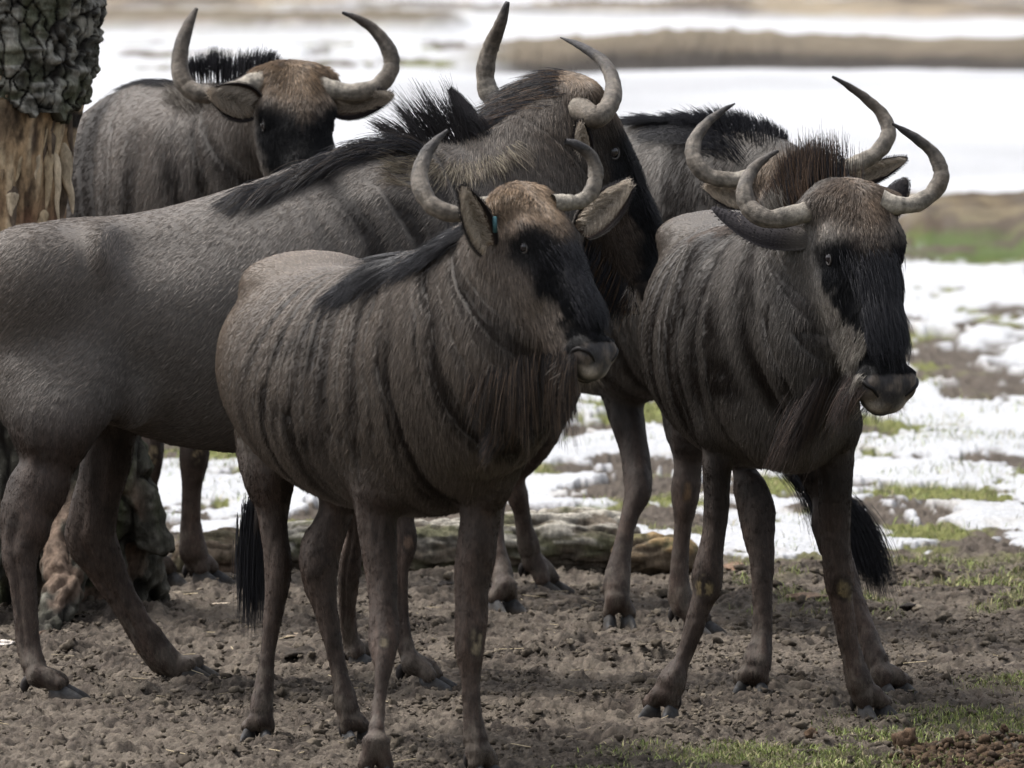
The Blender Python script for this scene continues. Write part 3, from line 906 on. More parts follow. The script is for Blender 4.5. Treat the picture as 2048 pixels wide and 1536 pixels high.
# ------------------------------------------------------------------ ground (one sheet, relief and cover)
def clampx(x): return x
_pr = np.random.default_rng(99)
HOOF_SPOTS = [(752, 1560, 12), (968, 1558, 40), (514, 1484, -8), (714, 1488, 25), (122, 1402, 80), (388, 1362, 72), (864, 1384, 75), (724, 1336, 72), (1322, 1440, -22), (1750, 1441, 28), (1503, 1393, -12), (1788, 1396, 32), (325, 1172, 38), (415, 1170, 58), (1097, 1190, 62), (1006, 1226, 32), (1238, 1257, 5), (1397, 1270, 52)]
PRINTS = [(G(a, b)[0], G(a, b)[1], math.radians(c - 90), .010, 1) for a, b, c in HOOF_SPOTS] + [(_pr.uniform(-1.3, 1.4), _pr.uniform(29.3, 36.6), _pr.uniform(0, 6.28), _pr.uniform(.012, .026), 0) for _ in range(95)]
def print_relief(x, y):
    h = np.zeros(x.shape)
    for (cx, cy, a, dep, live) in PRINTS:
        m = (np.abs(x - cx) < .17) & (np.abs(y - cy) < .17)
        if not m.any():
            continue
        dx, dy = x[m] - cx, y[m] - cy
        u = dx * math.cos(a) + dy * math.sin(a); v = -dx * math.sin(a) + dy * math.cos(a)
        r = np.hypot(u / 1.25, v)
        pit = np.exp(-((u / .050) ** 4 + ((np.abs(v) - .022) / .017) ** 4))
        rim = np.exp(-((r - .075) / .022) ** 2)
        h[m] += rim * dep * (.25 if live else .75) - (pit if not live else np.exp(-(r / .05) ** 4) * .5) * dep * 1.3
    return h
def ground_fields(x, y):
    """height and colour of the paddock, the snow behind it, the frozen pond and its banks"""
    px = 1024 + x / np.maximum(y, 1) * FPX
    n1 = fbm(x * 1.3, y * .9, 0, 4, 201)
    n2 = fbm(x * 5, y * 4, 0, 4, 211)
    n3 = fbm(x * 16, y * 16, 0, 4, 221, .6)
    n4 = 1 - np.abs(fbm(x * 42, y * 42, 0, 3, 231, .65) * 2 - 1)
    # trodden soil: crumbly, with small pits
    n5 = vnoise(x * 30, y * 30, 0, 241)
    soil_h = (n3 - .5) * .036 + (n4 - .7) * .030 + (n2 - .5) * .035 - sstep(.62, .8, n5) * .010
    mud = mix(np.array((.122, .104, .084)), np.array((.042, .035, .029)), sstep(.44, .66, n3 * .6 + n2 * .4))
    mud = mix(mud, np.array((.165, .135, .110)), sstep(.80, .98, n4) * .5)
    mud = mix(mud, np.array((.030, .024, .019)), (1 - sstep(.45, .68, n4)) * .6)
    mud = mix(mud, np.array((.045, .036, .031)), sstep(.60, .78, n5) * .55)
    # snow cover
    edge = 37.6 - 1.2 * sstep(1350, 1500, px)
    d = y - edge
    thr = .575 - .115 * sstep(0, 4.0, d) - .03 * sstep(8, 22, d) + .02 * sstep(1700, 2000, px)
    sn_n = fbm(x * 2.3, y * .85, 0, 6, 251, .62)
    snow = sstep(thr - .006, thr + .016, sn_n) * sstep(-.9, .3, d)
    # the frozen pond: smooth and white
    ux = (fbm(x * .9, x * 0 + 3, 0, 4, 255) - .5)
    yb = y + ux * 3.2
    pond = sstep(62, 64.5, y + (n1 - .5) * 3) * (1 - sstep(83, 84, yb))
    snow = np.maximum(snow, pond)
    beyond = sstep(89, 90.5, y + (n1 - .5) * 4)
    snow = np.where(y > 84, np.maximum(snow, beyond), snow)
    # banks
    b1 = sstep(1700, 1860, px + (n1 - .5) * 300) * sstep(55.6, 56.6, y + (n1 - .5) * 3) * (1 - sstep(60.0, 62.0, y + (n1 - .5) * 2))
    b2 = sstep(860, 1060, px + (n1 - .5) * 160) * sstep(82.2, 82.9, yb) * (1 - sstep(86.5, 90, yb))
    b1h = b1 * sstep(56.8, 58.6, y)
    b2h = b2 * sstep(83.4, 85.4, yb) * (.55 + .9 * fbm(x * .7, x * 0, 0, 3, 257))
    b3 = (1 - sstep(860, 960, px + (n1 - .5) * 160)) * sstep(90.5, 91.6, y) * (1 - sstep(93.5, 95, y))
    far = sstep(95.8, 98, y + (n1 - .5) * 4 + 2.5 * sstep(1000, 1900, px)) * sstep(.40, .55, fbm(x * .35, y * .3, 0, 4, 261) + .12 * sstep(900, 1800, px))
    bank = np.clip(b1 + b2 + b3, 0, 1)
    snow = snow * (1 - np.clip(b2 + b3, 0, 1)) * (1 - b1 * .97) * (1 - far)
    lump = fbm(x * 2.2, y * 1.6, 0, 4, 271)
    snow_h = snow * (.018 + (lump - .5) * .07 * (1 - pond))
    soil_h = soil_h + (fbm(x * 28, y * 28, 0, 2, 235) - .5) * .024
    soil_h = soil_h + print_relief(x, y)
    h = soil_h * (1 - snow * .8) * (1 - pond) + snow_h
    h = h + .15 * b1h * (.1 + 1.8 * fbm(x * 1.2, x * 0 + 9, 0, 4, 259)) + .115 * b2h * (.8 + .5 * n2) + .13 * b3 + far * .12 * n1
    h = h + .05 * sstep(0, 3, d) * (n1 - .5)
    # a mound of soil round the foot of the tree
    tx, ty = -1.23, 34.7
    rr = np.sqrt(((x - tx) / 1.0) ** 2 + ((y - ty) / 1.1) ** 2)
    h = h + .055 * np.exp(-(rr / .42) ** 2)
    # colours
    c = mud
    c = c * (1 - .45 * sstep(.002, .018, -print_relief(x, y)))[..., None]  # shade in the hoofprint pits is darkened into the soil colour
    wet = sstep(.2, 1.6, d) * (1 - snow)
    c = mix(c, np.array((.080, .066, .054)) * (.6 + .8 * n2)[..., None], wet * .75)
    gr = sstep(.50, .60, fbm(x * 3.4, y * 2.2, 0, 4, 281)) 
    c = mix(c, np.array((.135, .145, .045)) * (.6 + .8 * n3)[..., None], gr * np.clip(wet + .0, 0, 1) * .85)
    near = grass_density(x, y)
    c = mix(c, np.array((.115, .115, .05)), near * .45)
    bankc = mix(np.array((.036, .031, .027)), np.array((.135, .112, .083)), sstep(.30, .62, n1 * .55 + sstep(83.4, 85.6, yb) * .45))
    bankc = bankc * (.6 + .8 * n2)[..., None]
    c = mix(c, bankc, np.clip(b2 + b3, 0, 1))
    b1c = mix(np.array((.070, .098, .024)), np.array((.150, .118, .072)), sstep(57.4, 58.4, y + (n1 - .5) * 3))
    b1c = mix(b1c, np.array((.060, .045, .032)), sstep(.45, .60, n2))
    c = mix(c, b1c * (.5 + 1.0 * n2)[..., None], b1)
    c = mix(c, mix(np.array((.24, .20, .145)), np.array((.10, .082, .068)), sstep(.45, .65, n1)), far)
    ice = np.array((.44, .45, .47)) * (1 - .22 * pond * sstep(.45, .75, fbm(x * .25, y * .22, 0, 4, 291)))[..., None]
    c = mix(c, ice, snow)
    dirty = sstep(.55, .7, n2) * (1 - pond) * (1 - sstep(.02, .10, sn_n - thr)) 
    c = mix(c, np.array((.40, .38, .35)), snow * dirty * .6)
    return h, c
def grass_density(x, y):
    px = 1024 + x / np.maximum(y, 1) * FPX
    py = 768 + FPX * (np.arctan(CAM_H / np.maximum(y, 1)) - PITCH)
    line = 1560 - (px - 950) * .17 + (fbm(x * 4, y * 2, 0, 3, 301) - .5) * 150
    g = sstep(-10, 90, py - line) * sstep(.36, .56, fbm(x * 5.5, y * 3.5, 0, 4, 305) + .06 * sstep(1200, 2000, px))
    g2 = sstep(1420, 1560, px) * sstep(34.7, 35.4, y) * (1 - sstep(36.6, 37.3, y)) * sstep(.50, .60, fbm(x * 6, y * 3.5, 0, 3, 311))
    return np.clip(g + g2, 0, 1)

def graded(lo_far, lo, hi, hi_far, step, g):
    mid = np.arange(lo, hi, step)
    up = [hi]; s = step
    while up[-1] < hi_far:
        s *= g; up.append(up[-1] + s)
    dn = [lo - step]; s = step
    while dn[-1] > lo_far:
        s *= g; dn.append(dn[-1] - s)
    return np.concatenate((np.array(dn[::-1]), mid, np.array(up)))
gx = graded(-500, -1.45, 1.6, 500, .0062 * GRES, 1.075)
gy1 = np.concatenate((-10 + np.arange(0, 38, 4.0), np.arange(28.3, 29.0, .1), np.arange(29.0, 37.0, .0135 * GRES)))
gy2 = [37.0]; s_ = .0135 * GRES
while gy2[-1] < 108:
    s_ = min(s_ * 1.012, .22); gy2.append(gy2[-1] + s_)
while gy2[-1] < 1600:
    s_ *= 1.12; gy2.append(gy2[-1] + s_)
gy = np.concatenate((gy1, np.array(gy2)))
GX, GY = np.meshgrid(gx, gy, indexing='ij')
h_, c_ = ground_fields(GX.ravel(), GY.ravel())
nx_, ny_ = len(gx), len(gy)
I_ = np.arange(nx_ * ny_).reshape(nx_, ny_)
Q_ = np.stack((I_[:-1, :-1].ravel(), I_[1:, :-1].ravel(), I_[1:, 1:].ravel(), I_[:-1, 1:].ravel()), 1)
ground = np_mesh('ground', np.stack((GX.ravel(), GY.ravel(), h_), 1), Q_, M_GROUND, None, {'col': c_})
ground['kind'] = 'structure'; ground['label'] = 'trodden brown soil with snow patches and a frozen pond behind'
def gz(x, y):
    return ground_fields(np.atleast_1d(np.asarray(x, float)), np.atleast_1d(np.asarray(y, float)))[0]

# ------------------------------------------------------------------ loose clods on the soil
def ico(sub=1):
    t = (1 + 5 ** .5) / 2
    v = [(-1, t, 0), (1, t, 0), (-1, -t, 0), (1, -t, 0), (0, -1, t), (0, 1, t), (0, -1, -t), (0, 1, -t), (t, 0, -1), (t, 0, 1), (-t, 0, -1), (-t, 0, 1)]
    f = [(0, 11, 5), (0, 5, 1), (0, 1, 7), (0, 7, 10), (0, 10, 11), (1, 5, 9), (5, 11, 4), (11, 10, 2), (10, 7, 6), (7, 1, 8), (3, 9, 4), (3, 4, 2), (3, 2, 6), (3, 6, 8), (3, 8, 9), (4, 9, 5), (2, 4, 11), (6, 2, 10), (8, 6, 7), (9, 8, 1)]
    v = [tuple(nrm(np.array(a))) for a in v]
    for _ in range(sub):
        m = {}; nf = []
        def md(a, b):
            k = (min(a, b), max(a, b))
            if k not in m:
                v.append(tuple(nrm((np.array(v[a]) + np.array(v[b])) / 2))); m[k] = len(v) - 1
            return m[k]
        for a, b, c in f:
            x, y, z = md(a, b), md(b, c), md(c, a)
            nf += [(a, x, z), (b, y, x), (c, z, y), (x, y, z)]
        f = nf
    return np.array(v), np.array(f)
def scatter(name, n, xr, yr, rr, colfn, label=None, mask=None, sub=1, flat=.7, mat=None, sink=.3, power=3.0):
    v0, f0 = ico(sub)
    x = rng.uniform(*xr, n * 3); y = rng.uniform(*yr, n * 3)
    if mask is not None:
        k = rng.random(n * 3) < mask(x, y); x, y = x[k], y[k]
    x, y = x[:n], y[:n]; n = len(x)
    r = rr[0] + (rr[1] - rr[0]) * rng.random(n) ** power
    z = gz(x, y) + r * (flat - sink) * .8
    sc = r[:, None] * rng.uniform(.6, 1.3, (n, 3)) * np.array((1, 1, flat))
    an = rng.uniform(0, 6.28, n); ca, sa = np.cos(an), np.sin(an)
    V = v0[None] * sc[:, None]
    s3 = rng.uniform(0, 99, (n, 1))
    nn = 1 + .95 * (vnoise(v0[None, :, 0] * 1.9 + s3, v0[None, :, 1] * 1.9 - s3, v0[None, :, 2] * 1.9 + s3 * .5, 401) - .5) * 2
    V = V * nn[..., None]
    X = V[..., 0] * ca[:, None] - V[..., 1] * sa[:, None]; Y = V[..., 0] * sa[:, None] + V[..., 1] * ca[:, None]
    V = np.stack((X + x[:, None], Y + y[:, None], V[..., 2] + z[:, None]), 2).reshape(-1, 3)
    Fc = (f0[None] + (np.arange(n) * len(v0))[:, None, None]).reshape(-1, 3)
    c = colfn(n)
    o = np_mesh(name, V, Fc, mat or M_CLOD, None, {'col': np.repeat(c, len(v0), 0)}, smooth_shade=sub > 0)
    o['kind'] = 'stuff'
    if label: o['label'] = label
    return o
def soilcol(n):
    return mix(np.array((.122, .103, .080)), np.array((.045, .037, .029)), rng.random(n)) * rng.uniform(.75, 1.3, (n, 1))
patch = lambda x, y: .15 + .85 * sstep(.42, .62, fbm(x * 4, y * 3, 0, 3, 411))
scatter('soil_clods', int(6000), (-1.45, 1.55), (29.0, 37.2), (.003, .016), soilcol, 'loose crumbs and clods of trodden brown soil', patch)
scatter('soil_crumbs', int(26000), (-1.45, 1.55), (29.0, 36.8), (.002, .0075), soilcol, 'fine crumbs of dry soil', patch, sub=0)

# ------------------------------------------------------------------ grass
def grass(name, n, xr, yr, hr, mask, label, cols):
    x = rng.uniform(*xr, n * 14); y = rng.uniform(*yr, n * 14)
    k = rng.random(len(x)) < mask(x, y); x, y = x[k][:n], y[k][:n]; n = len(x)
    # blades grow in tussocks
    x = x + rng.normal(0, .004, n); y = y + rng.normal(0, .006, n)
    z = gz(x, y) - .003
    hgt = rng.uniform(*hr, n) * (.6 + .8 * vnoise(x * 9, y * 9, 0, 421)); w = rng.uniform(.0009, .0020, n)
    an = rng.uniform(0, np.pi, n); dx, dy = np.cos(an) * w, np.sin(an) * w
    lx, ly = rng.normal(0, .55, n) * hgt, rng.normal(0, .55, n) * hgt
    b = np.stack((x, y, z), 1); s = np.stack((dx, dy, 0 * dx), 1); L = np.stack((lx, ly, 0 * lx), 1); U = np.array((0, 0, 1.0)) * hgt[:, None]
    V = np.stack((b - s, b + s, b + L * .3 + U * .6 + s * .8, b + L * .3 + U * .6 - s * .8, b + L + U * .93), 1).reshape(-1, 3)
    o5 = (np.arange(n) * 5)[:, None]
    T = np.concatenate((o5 + np.array([[0, 1, 2]]), o5 + np.array([[0, 2, 3]]), o5 + np.array([[3, 2, 4]])))
    c = cols[0] * (1 - rng.random((n, 1)) ** 1.5) + cols[1] * rng.random((n, 1)) ** 1.5
    yel = rng.random(n) < .22; c[yel] = cols[2]
    c = c * rng.uniform(.6, 1.3, (n, 1))
    o = np_mesh(name, V, T, M_GRASS, None, {'col': np.repeat(c, 5, 0)}, smooth_shade=False)
    o['kind'] = 'stuff'; o['label'] = label
gcols = (np.array((.13, .165, .045)), np.array((.22, .245, .085)), np.array((.34, .30, .16)))
grass('grass', 42000, (-.3, 1.5), (29.0, 32.6), (.006, .022), grass_density, 'short thin grass growing at the lower right', gcols)
grass('grass', 4500, (.4, 1.7), (34.6, 37.6), (.010, .032), grass_density, 'sparse grass along the edge of the snow', gcols)
def midgrass(x, y):
    return (sstep(.52, .62, fbm(x * 3.4, y * 2.2, 0, 4, 281))) * sstep(37.0, 38, y) * (1 - ground_fields(x, y)[1][:, 0].clip(.2, .6) * 1.5).clip(0, 1)
grass('grass', 9000, (-1.6, 2.1), (37.2, 47), (.012, .036), midgrass, 'yellow green tufts poking through melting snow', gcols)

# ------------------------------------------------------------------ the dead tree at the left
bp_ = G(60, 1247)
tree = empty('dead_tree', bp_, 'old leaning tree trunk with thick mossy bark above peeled pale wood', 'tree')
tn = [(-15, -140, 34.7, .285), (-12, 60, 34.7, .265), (-14, 210, 34.7, .245), (-18, 330, 34.7, .222), (-25, 470, 34.7, .215), (0, 640, 34.7, .235), (40, 820, 34.7, .25), (85, 990, 34.75, .24), (110, 1140, 34.8, .23), (110, 1270, 34.8, .25)]
tp = np.array([W(*a[:3]) for a in tn]); tr = np.array([a[3] for a in tn])
trunk_c = Chain('trunk', tp, tr, tr, (1, 0, 0), 4, .05)
def rchain(pts, k=4, bl=.05):
    return Chain('root', [W(*a[:3]) for a in pts], [a[3] for a in pts], [a[3] for a in pts], (1, .2, 0), k, bl)
roots = [rchain([(190, 860, 34.7, .13), (235, 960, 34.7, .105), (285, 1045, 34.7, .065), (322, 1090, 34.7, .042), (343, 1106, 34.7, .020)]),
         rchain([(200, 1000, 34.8, .12), (255, 1110, 34.85, .10), (290, 1190, 35.0, .07), (330, 1230, 35.1, .03)]),
         rchain([(110, 980, 34.6, .12), (135, 1090, 34.45, .085), (125, 1190, 34.3, .06), (95, 1262, 34.15, .045), (60, 1290, 34.0, .03)]),
         rchain([(0, 980, 34.6, .14), (-60, 1120, 34.4, .10), (-130, 1240, 34.2, .07), (-220, 1290, 34.0, .04)])]
V, Q = sdf_mesh([trunk_c] + roots, .010 * HS)
V = smooth(V, Q, 2)
Nn = vnormals(V, Q)
dT, tT, sT, uT, vT = trunk_c.evaluate(V)
ang = np.arctan2(vT, uT)
low = 1 - sstep(.72, .98, V[:, 2])            # bark again on the foot of the tree
n1 = fbm(V[:, 0] * 7, V[:, 1] * 7, V[:, 2] * 2.2, 4, 501); n2 = fbm(V[:, 0] * 36, V[:, 1] * 36, V[:, 2] * 4, 4, 511); n3 = fbm(V[:, 0] * 30, V[:, 1] * 30, V[:, 2] * 30, 3, 521)
crack = 1 - np.abs(fbm(V[:, 0] * 11, V[:, 1] * 11, V[:, 2] * 7, 3, 531) * 2 - 1)
cr2 = sstep(.80, .97, crack)
Vd = V + Nn * ((n1 - .5) * .05 + (n2 - .5) * .040 * (1 - low) + low * ((n3 - .5) * .035 - cr2 * .018))[:, None]
wood = mix(np.array((.40, .28, .165)), np.array((.16, .115, .075)), sstep(.42, .60, n1))
wood = mix(wood, np.array((.50, .40, .27)), sstep(.50, .62, n2) * .8)
wood = mix(wood, np.array((.045, .034, .026)), sstep(.56, .66, 1 - n2) * .8)
wood = mix(wood, np.array((.07, .05, .04)), sstep(.60, .72, fbm(V[:, 0] * 16, V[:, 1] * 16, V[:, 2] * 5, 4, 541)) * .85)
kn_ = W(148, 246, 34.45); kd_ = np.hypot((V[:, 0] - kn_[0]) / .024, (V[:, 2] - kn_[2]) / .030)
wood = mix(wood, np.array((.018, .014, .011)), 1 - sstep(.7, 1.1, kd_))
red = 1 - sstep(1.08, 1.24, V[:, 2])
wood = mix(wood, np.array((.13, .065, .04)) * (.5 + n3)[:, None], red * sstep(.35, .55, n3) * .85)
bark = mix(np.array((.052, .050, .040)), np.array((.13, .125, .105)), sstep(.5, .72, n3))
bark = mix(bark, np.array((.07, .085, .035)), sstep(.5, .65, n1) * .6)
bark = mix(bark, np.array((.012, .010, .009)), cr2 * .85)
expo = sstep(.50, .58, fbm(V[:, 0] * 8 + 3, V[:, 1] * 8, V[:, 2] * 5, 3, 551)) * (1 - sstep(-1.05, -1.0, V[:, 0])) * (1 - sstep(.3, .45, V[:, 2]))
bark = mix(bark, np.array((.14, .10, .075)) * (.4 + 1.2 * n2)[:, None], expo * .9)
c = mix(wood, bark, low)
np_mesh('trunk', Vd, Q, M_WOOD, tree, {'col': c}, origin=bp_)
# thick bark plates on the upper trunk
cz = np.interp
top_s, bot_s = trunk_c.s[0], None
nth, nz_ = int(430 / GRES), int(190 / GRES)
zb = np.linspace(2.15, 1.24, nz_); th = np.linspace(-np.pi * .98, np.pi * .98, nth)
TH, ZB = np.meshgrid(th, zb, indexing='ij')
cxs = np.interp(ZB, trunk_c.P[::-1, 2], trunk_c.P[::-1, 0]); cys = np.interp(ZB, trunk_c.P[::-1, 2], trunk_c.P[::-1, 1]); rs = np.interp(ZB, trunk_c.P[::-1, 2], trunk_c.a[::-1])
ragged = 1.44 + .13 * (fbm(np.cos(TH) * 2.2, np.sin(TH) * 2.2, 0, 4, 561) - .5) * 2 
sx, sz = np.cos(TH) * rs, ZB
arc = TH * .27
g1 = fbm(arc * 9, ZB * 9, 0, 3, 571) - .5; g2 = fbm(arc * 9 + 40, ZB * 9, 0, 3, 572) - .5
pn0 = fbm(arc * 26, ZB * 26, 0, 3, 575)
ax_, az_ = arc + g1 * .10 + (pn0 - .5) * .03, ZB + g2 * .12 + (pn0 - .5) * .03
cw, ch = .040, .095
ci, cj_ = np.floor(ax_ / cw), np.floor(az_ / ch)
best = np.full(TH.shape, 9.); sec = np.full(TH.shape, 9.); cid = np.zeros(TH.shape, int)
for di in (-1, 0, 1):
    for dj in (-1, 0, 1):
        a_, b_ = ci + di, cj_ + dj
        jx = (a_ + .0 + 1.0 * _hash(a_, b_, a_ * 0, 581)) * cw; jz = (b_ + .0 + 1.0 * _hash(a_, b_, a_ * 0, 582)) * ch
        dd = np.sqrt(((ax_ - jx) / cw) ** 2 + ((az_ - jz) / ch) ** 2)
        idn = ((a_ + 100) * 1000 + (b_ + 300)).astype(int)
        m = dd < best
        sec = np.where(m, best, np.minimum(sec, dd)); cid = np.where(m, idn, cid); best = np.where(m, dd, best)
edge = sec - best
pn = fbm(arc * 30, ZB * 30, 0, 4, 591); lay = fbm(arc * 14, ZB * 60, 0, 3, 593)
ph_ = _hash(cid, cid * 0, cid * 0, 595)
relief = .012 + .016 * sstep(.0, .09, edge) * (.25 + 1.3 * ph_) + (pn - .5) * .034 + (pn0 - .5) * .02 + (lay - .5) * .026 + (fbm(arc * 11, ZB * 5, 0, 3, 592) - .5) * .04 + (fbm(arc * 70, ZB * 70, 0, 2, 594) - .5) * .012
rad = rs + relief
X = cxs + np.cos(TH) * rad; Y = cys + np.sin(TH) * rad
V = np.stack((X, Y, ZB), 2).reshape(-1, 3)
bc = mix(np.array((.060, .058, .048)), np.array((.25, .24, .205)), sstep(.40, .62, pn))
bc = mix(bc, np.array((.070, .076, .042)), sstep(.48, .62, fbm(arc * 7, ZB * 7, 0, 3, 597)) * .7)
bc = mix(bc, np.array((.30, .29, .26)), sstep(.54, .68, lay) * sstep(.46, .58, fbm(arc * 12, ZB * 12, 0, 3, 599)) * .8)
bc = mix(bc, np.array((.014, .011, .010)), (1 - sstep(.02, .16, edge)) * .9)
bc = bc.reshape(-1, 3)
I_ = np.arange(nth * nz_).reshape(nth, nz_)
Qb = np.stack((I_[:-1, :-1].ravel(), I_[:-1, 1:].ravel(), I_[1:, 1:].ravel(), I_[1:, :-1].ravel()), 1)
keep = (ZB.ravel()[Qb] > ragged.ravel()[Qb]).all(1)
cidq = cid.ravel()[Qb[:, 0]]
Qb, cidq = Qb[keep], cidq[keep]
plates = []
for k_ in np.unique(cidq):
    qq = Qb[cidq == k_]
    if len(qq) < 12:
        continue
    used, inv = np.unique(qq, return_inverse=True); inv = inv.reshape(qq.shape)
    vv = V[used]; cc = bc[used]
    # give each plate its thickness: a rim turned in towards the wood
    ed = {}
    for f_ in inv:
        for a_, b_ in zip(f_, np.roll(f_, -1)):
            ed[(a_, b_)] = 1
    rim = [(a_, b_) for (a_, b_) in ed if (b_, a_) not in ed]
    rv = sorted({a_ for e_ in rim for a_ in e_}); mp_ = {a_: i_ + len(vv) for i_, a_ in enumerate(rv)}
    ctr = np.array((np.interp(vv[rv, 2], trunk_c.P[::-1, 2], trunk_c.P[::-1, 0]), np.interp(vv[rv, 2], trunk_c.P[::-1, 2], trunk_c.P[::-1, 1]), vv[rv, 2])).T
    inn = vv[rv] + nrm(ctr - vv[rv]) * .045
    qs = np.vstack((inv, np.array([(b_, a_, mp_[a_], mp_[b_]) for a_, b_ in rim]))) if rim else inv
    vv = np.vstack((vv, inn)); cc = np.vstack((cc, np.tile(np.array((.025, .018, .014)), (len(inn), 1))))
    plates.append((len(qq), vv, qs, cc))
plates.sort(key=lambda p: p[1][:, 1].mean() - .004 * p[0] ** .5)
for n_, vv, qs, cc in plates[:290]:
    np_mesh('bark_plate', vv, qs, M_WOOD, tree, {'col': cc}, origin=vv.mean(0))
rest = plates[290:]
if rest:
    off_, vs_, qs_, cs_ = 0, [], [], []
    for n_, vv, qs, cc in rest:
        vs_.append(vv); qs_.append(qs + off_); cs_.append(cc); off_ += len(vv)
    o_ = np_mesh('bark_plate', np.vstack(vs_), np.vstack(qs_), M_WOOD, tree, {'col': np.vstack(cs_)}, origin=bp_)
    o_['kind'] = 'stuff'
# split flaps of pale wood beside the bark edge
for i in range(20):
    px_, py_ = rng.uniform(-10, 140), rng.uniform(180, 420)
    if i < 7: px_, py_ = rng.uniform(95, 140), rng.uniform(175, 300)
    ln_ = rng.uniform(25, 120) * (1.3 if i < 16 else 1); tilt = rng.normal(0, .12) - .08
    t = np.linspace(0, 1, 14)
    ctr_x = np.interp(py_, [0, 210, 330, 470], [-12, -14, -18, -25])
    off_ = np.clip((px_ - ctr_x) / (.222 * FPX / 34.7), -.98, .98)
    Yf = 34.7 - .222 * math.sqrt(1 - off_ ** 2) + .004
    p0, p1 = W(px_, py_, Yf), W(px_ + tilt * ln_, py_ + ln_, Yf)
    wd = rng.uniform(.008, .022)
    C = p0 * (1 - t[:, None]) + p1 * t[:, None] + np.array((1, 0, 0)) * (vnoise(t * 4 + i, t * 0, 0, 601) - .5)[:, None] * .012
    Vs, Qs, ts = axes_tube(C, wd * np.minimum(t * 5 + .25, 1) * (1 - t) ** .6 + .0008, 8, lat=(1, 0, 0), asp=.35)
    base_ = np.array(((.42, .33, .215), (.30, .22, .14), (.50, .41, .29), (.13, .10, .075))[rng.integers(0, 4)])
    cs = base_ * (.55 + .9 * fbm(Vs[:, 0] * 90, Vs[:, 1] * 60, Vs[:, 2] * 8, 3, 605))[:, None]
    np_mesh('wood_splinter', Vs, Qs, M_WOOD, tree, {'col': cs}, origin=C[0])

# ------------------------------------------------------------------ fallen logs
def make_log(nodes, label, palette, seed, name='fallen_log'):
    P = [W(a[0], a[1], a[2]) for a in nodes]; r = [a[3] for a in nodes]
    ch = Chain('log', P, r, [q * .95 for q in r], (0, 1, 0), 3, .02)
    V, Q = sdf_mesh([ch], .009 * HS); V = smooth(V, Q, 1); Nn = vnormals(V, Q)
    a = fbm(V[:, 0] * 5, V[:, 1] * 12, V[:, 2] * 12, 4, seed); b = fbm(V[:, 0] * 14, V[:, 1] * 40, V[:, 2] * 40, 4, seed + 3); c3 = fbm(V[:, 0] * 35, V[:, 1] * 35, V[:, 2] * 35, 3, seed + 6)
    cr = sstep(.85, .98, 1 - np.abs(fbm(V[:, 0] * 7, V[:, 1] * 22, V[:, 2] * 22, 3, seed + 9) * 2 - 1))
    V2 = V + Nn * ((a - .5) * .045 + (b - .5) * .03 - cr * .012)[:, None]
    base, moss, pale = palette
    c = mix(np.array(base), np.array(moss), sstep(.44, .58, a))
    c = mix(c, np.array(pale), sstep(.44, .56, b) * sstep(-.4, .5, Nn[:, 2] + (a - .5) * 2) * .85)
    c = c * (.65 + .9 * c3)[:, None]
    c = mix(c, np.array((.02, .016, .013)), cr * .5)
    org = np.array(P[0]); org[2] = 0
    o = np_mesh(name, V2, Q, M_WOOD, None, {'col': c}, origin=org)
    o['label'] = label; o['category'] = 'log'
    return o, ch
YL = 36.62
logo, lch = make_log([(470, 1112, YL + .1, .070), (520, 1108, YL + .08, .082), (650, 1100, YL + .03, .088), (820, 1098, YL, .094), (1000, 1092, YL, .102), (1120, 1086, YL, .108), (1215, 1088, YL, .100), (1240, 1096, YL, .085)], 'long mossy birch log lying behind the legs of the herd', ((.110, .092, .072), (.100, .098, .060), (.36, .34, .295)), 701)
make_log([(372, 1128, YL - .05, .055), (410, 1118, YL - .03, .078), (455, 1112, YL, .082), (482, 1112, YL + .02, .070)], 'short cracked brown log end left of the mossy birch log', ((.15, .105, .075), (.11, .095, .06), (.24, .185, .135)), 721)
make_log([(1262, 1110, YL - .1, .066), (1310, 1112, YL - .1, .070), (1352, 1112, YL - .12, .066), (1380, 1118, YL - .14, .048)], 'broken ochre ended log chunk right of the mossy birch log', ((.105, .082, .058), (.10, .088, .045), (.24, .165, .085)), 741)
# ------------------------------------------------------------------ chips, sticks, dung
def chip(px, py, w, h, col, label, cat, name, tilt=0.0, thick=.006, seed=0):
    g = G(px, py); g[2] = gz(g[0], g[1])[0] + thick * .6
    v0, f0 = ico(2)
    n = 1 + .5 * (vnoise(v0[:, 0] * 2.2 + seed, v0[:, 1] * 2.2, v0[:, 2] * 2.2, 801) - .5) * 2 + .3 * (vnoise(v0[:, 0] * 6 + seed, v0[:, 1] * 6, v0[:, 2] * 6, 803) - .5)
    v = v0 * n[:, None] * np.array((w / 2, h / 2, thick))
    v[:, 2] += v[:, 0] * math.sin(tilt)
    c = np.array(col) * (.55 + .9 * fbm(v[:, 0] * 60 + seed, v[:, 1] * 60, v[:, 2] * 200, 3, 805))[:, None]
    o = np_mesh(name, v + g, f0, M_WOOD, None, {'col': c}, origin=g)
    o['label'] = label; o['category'] = cat
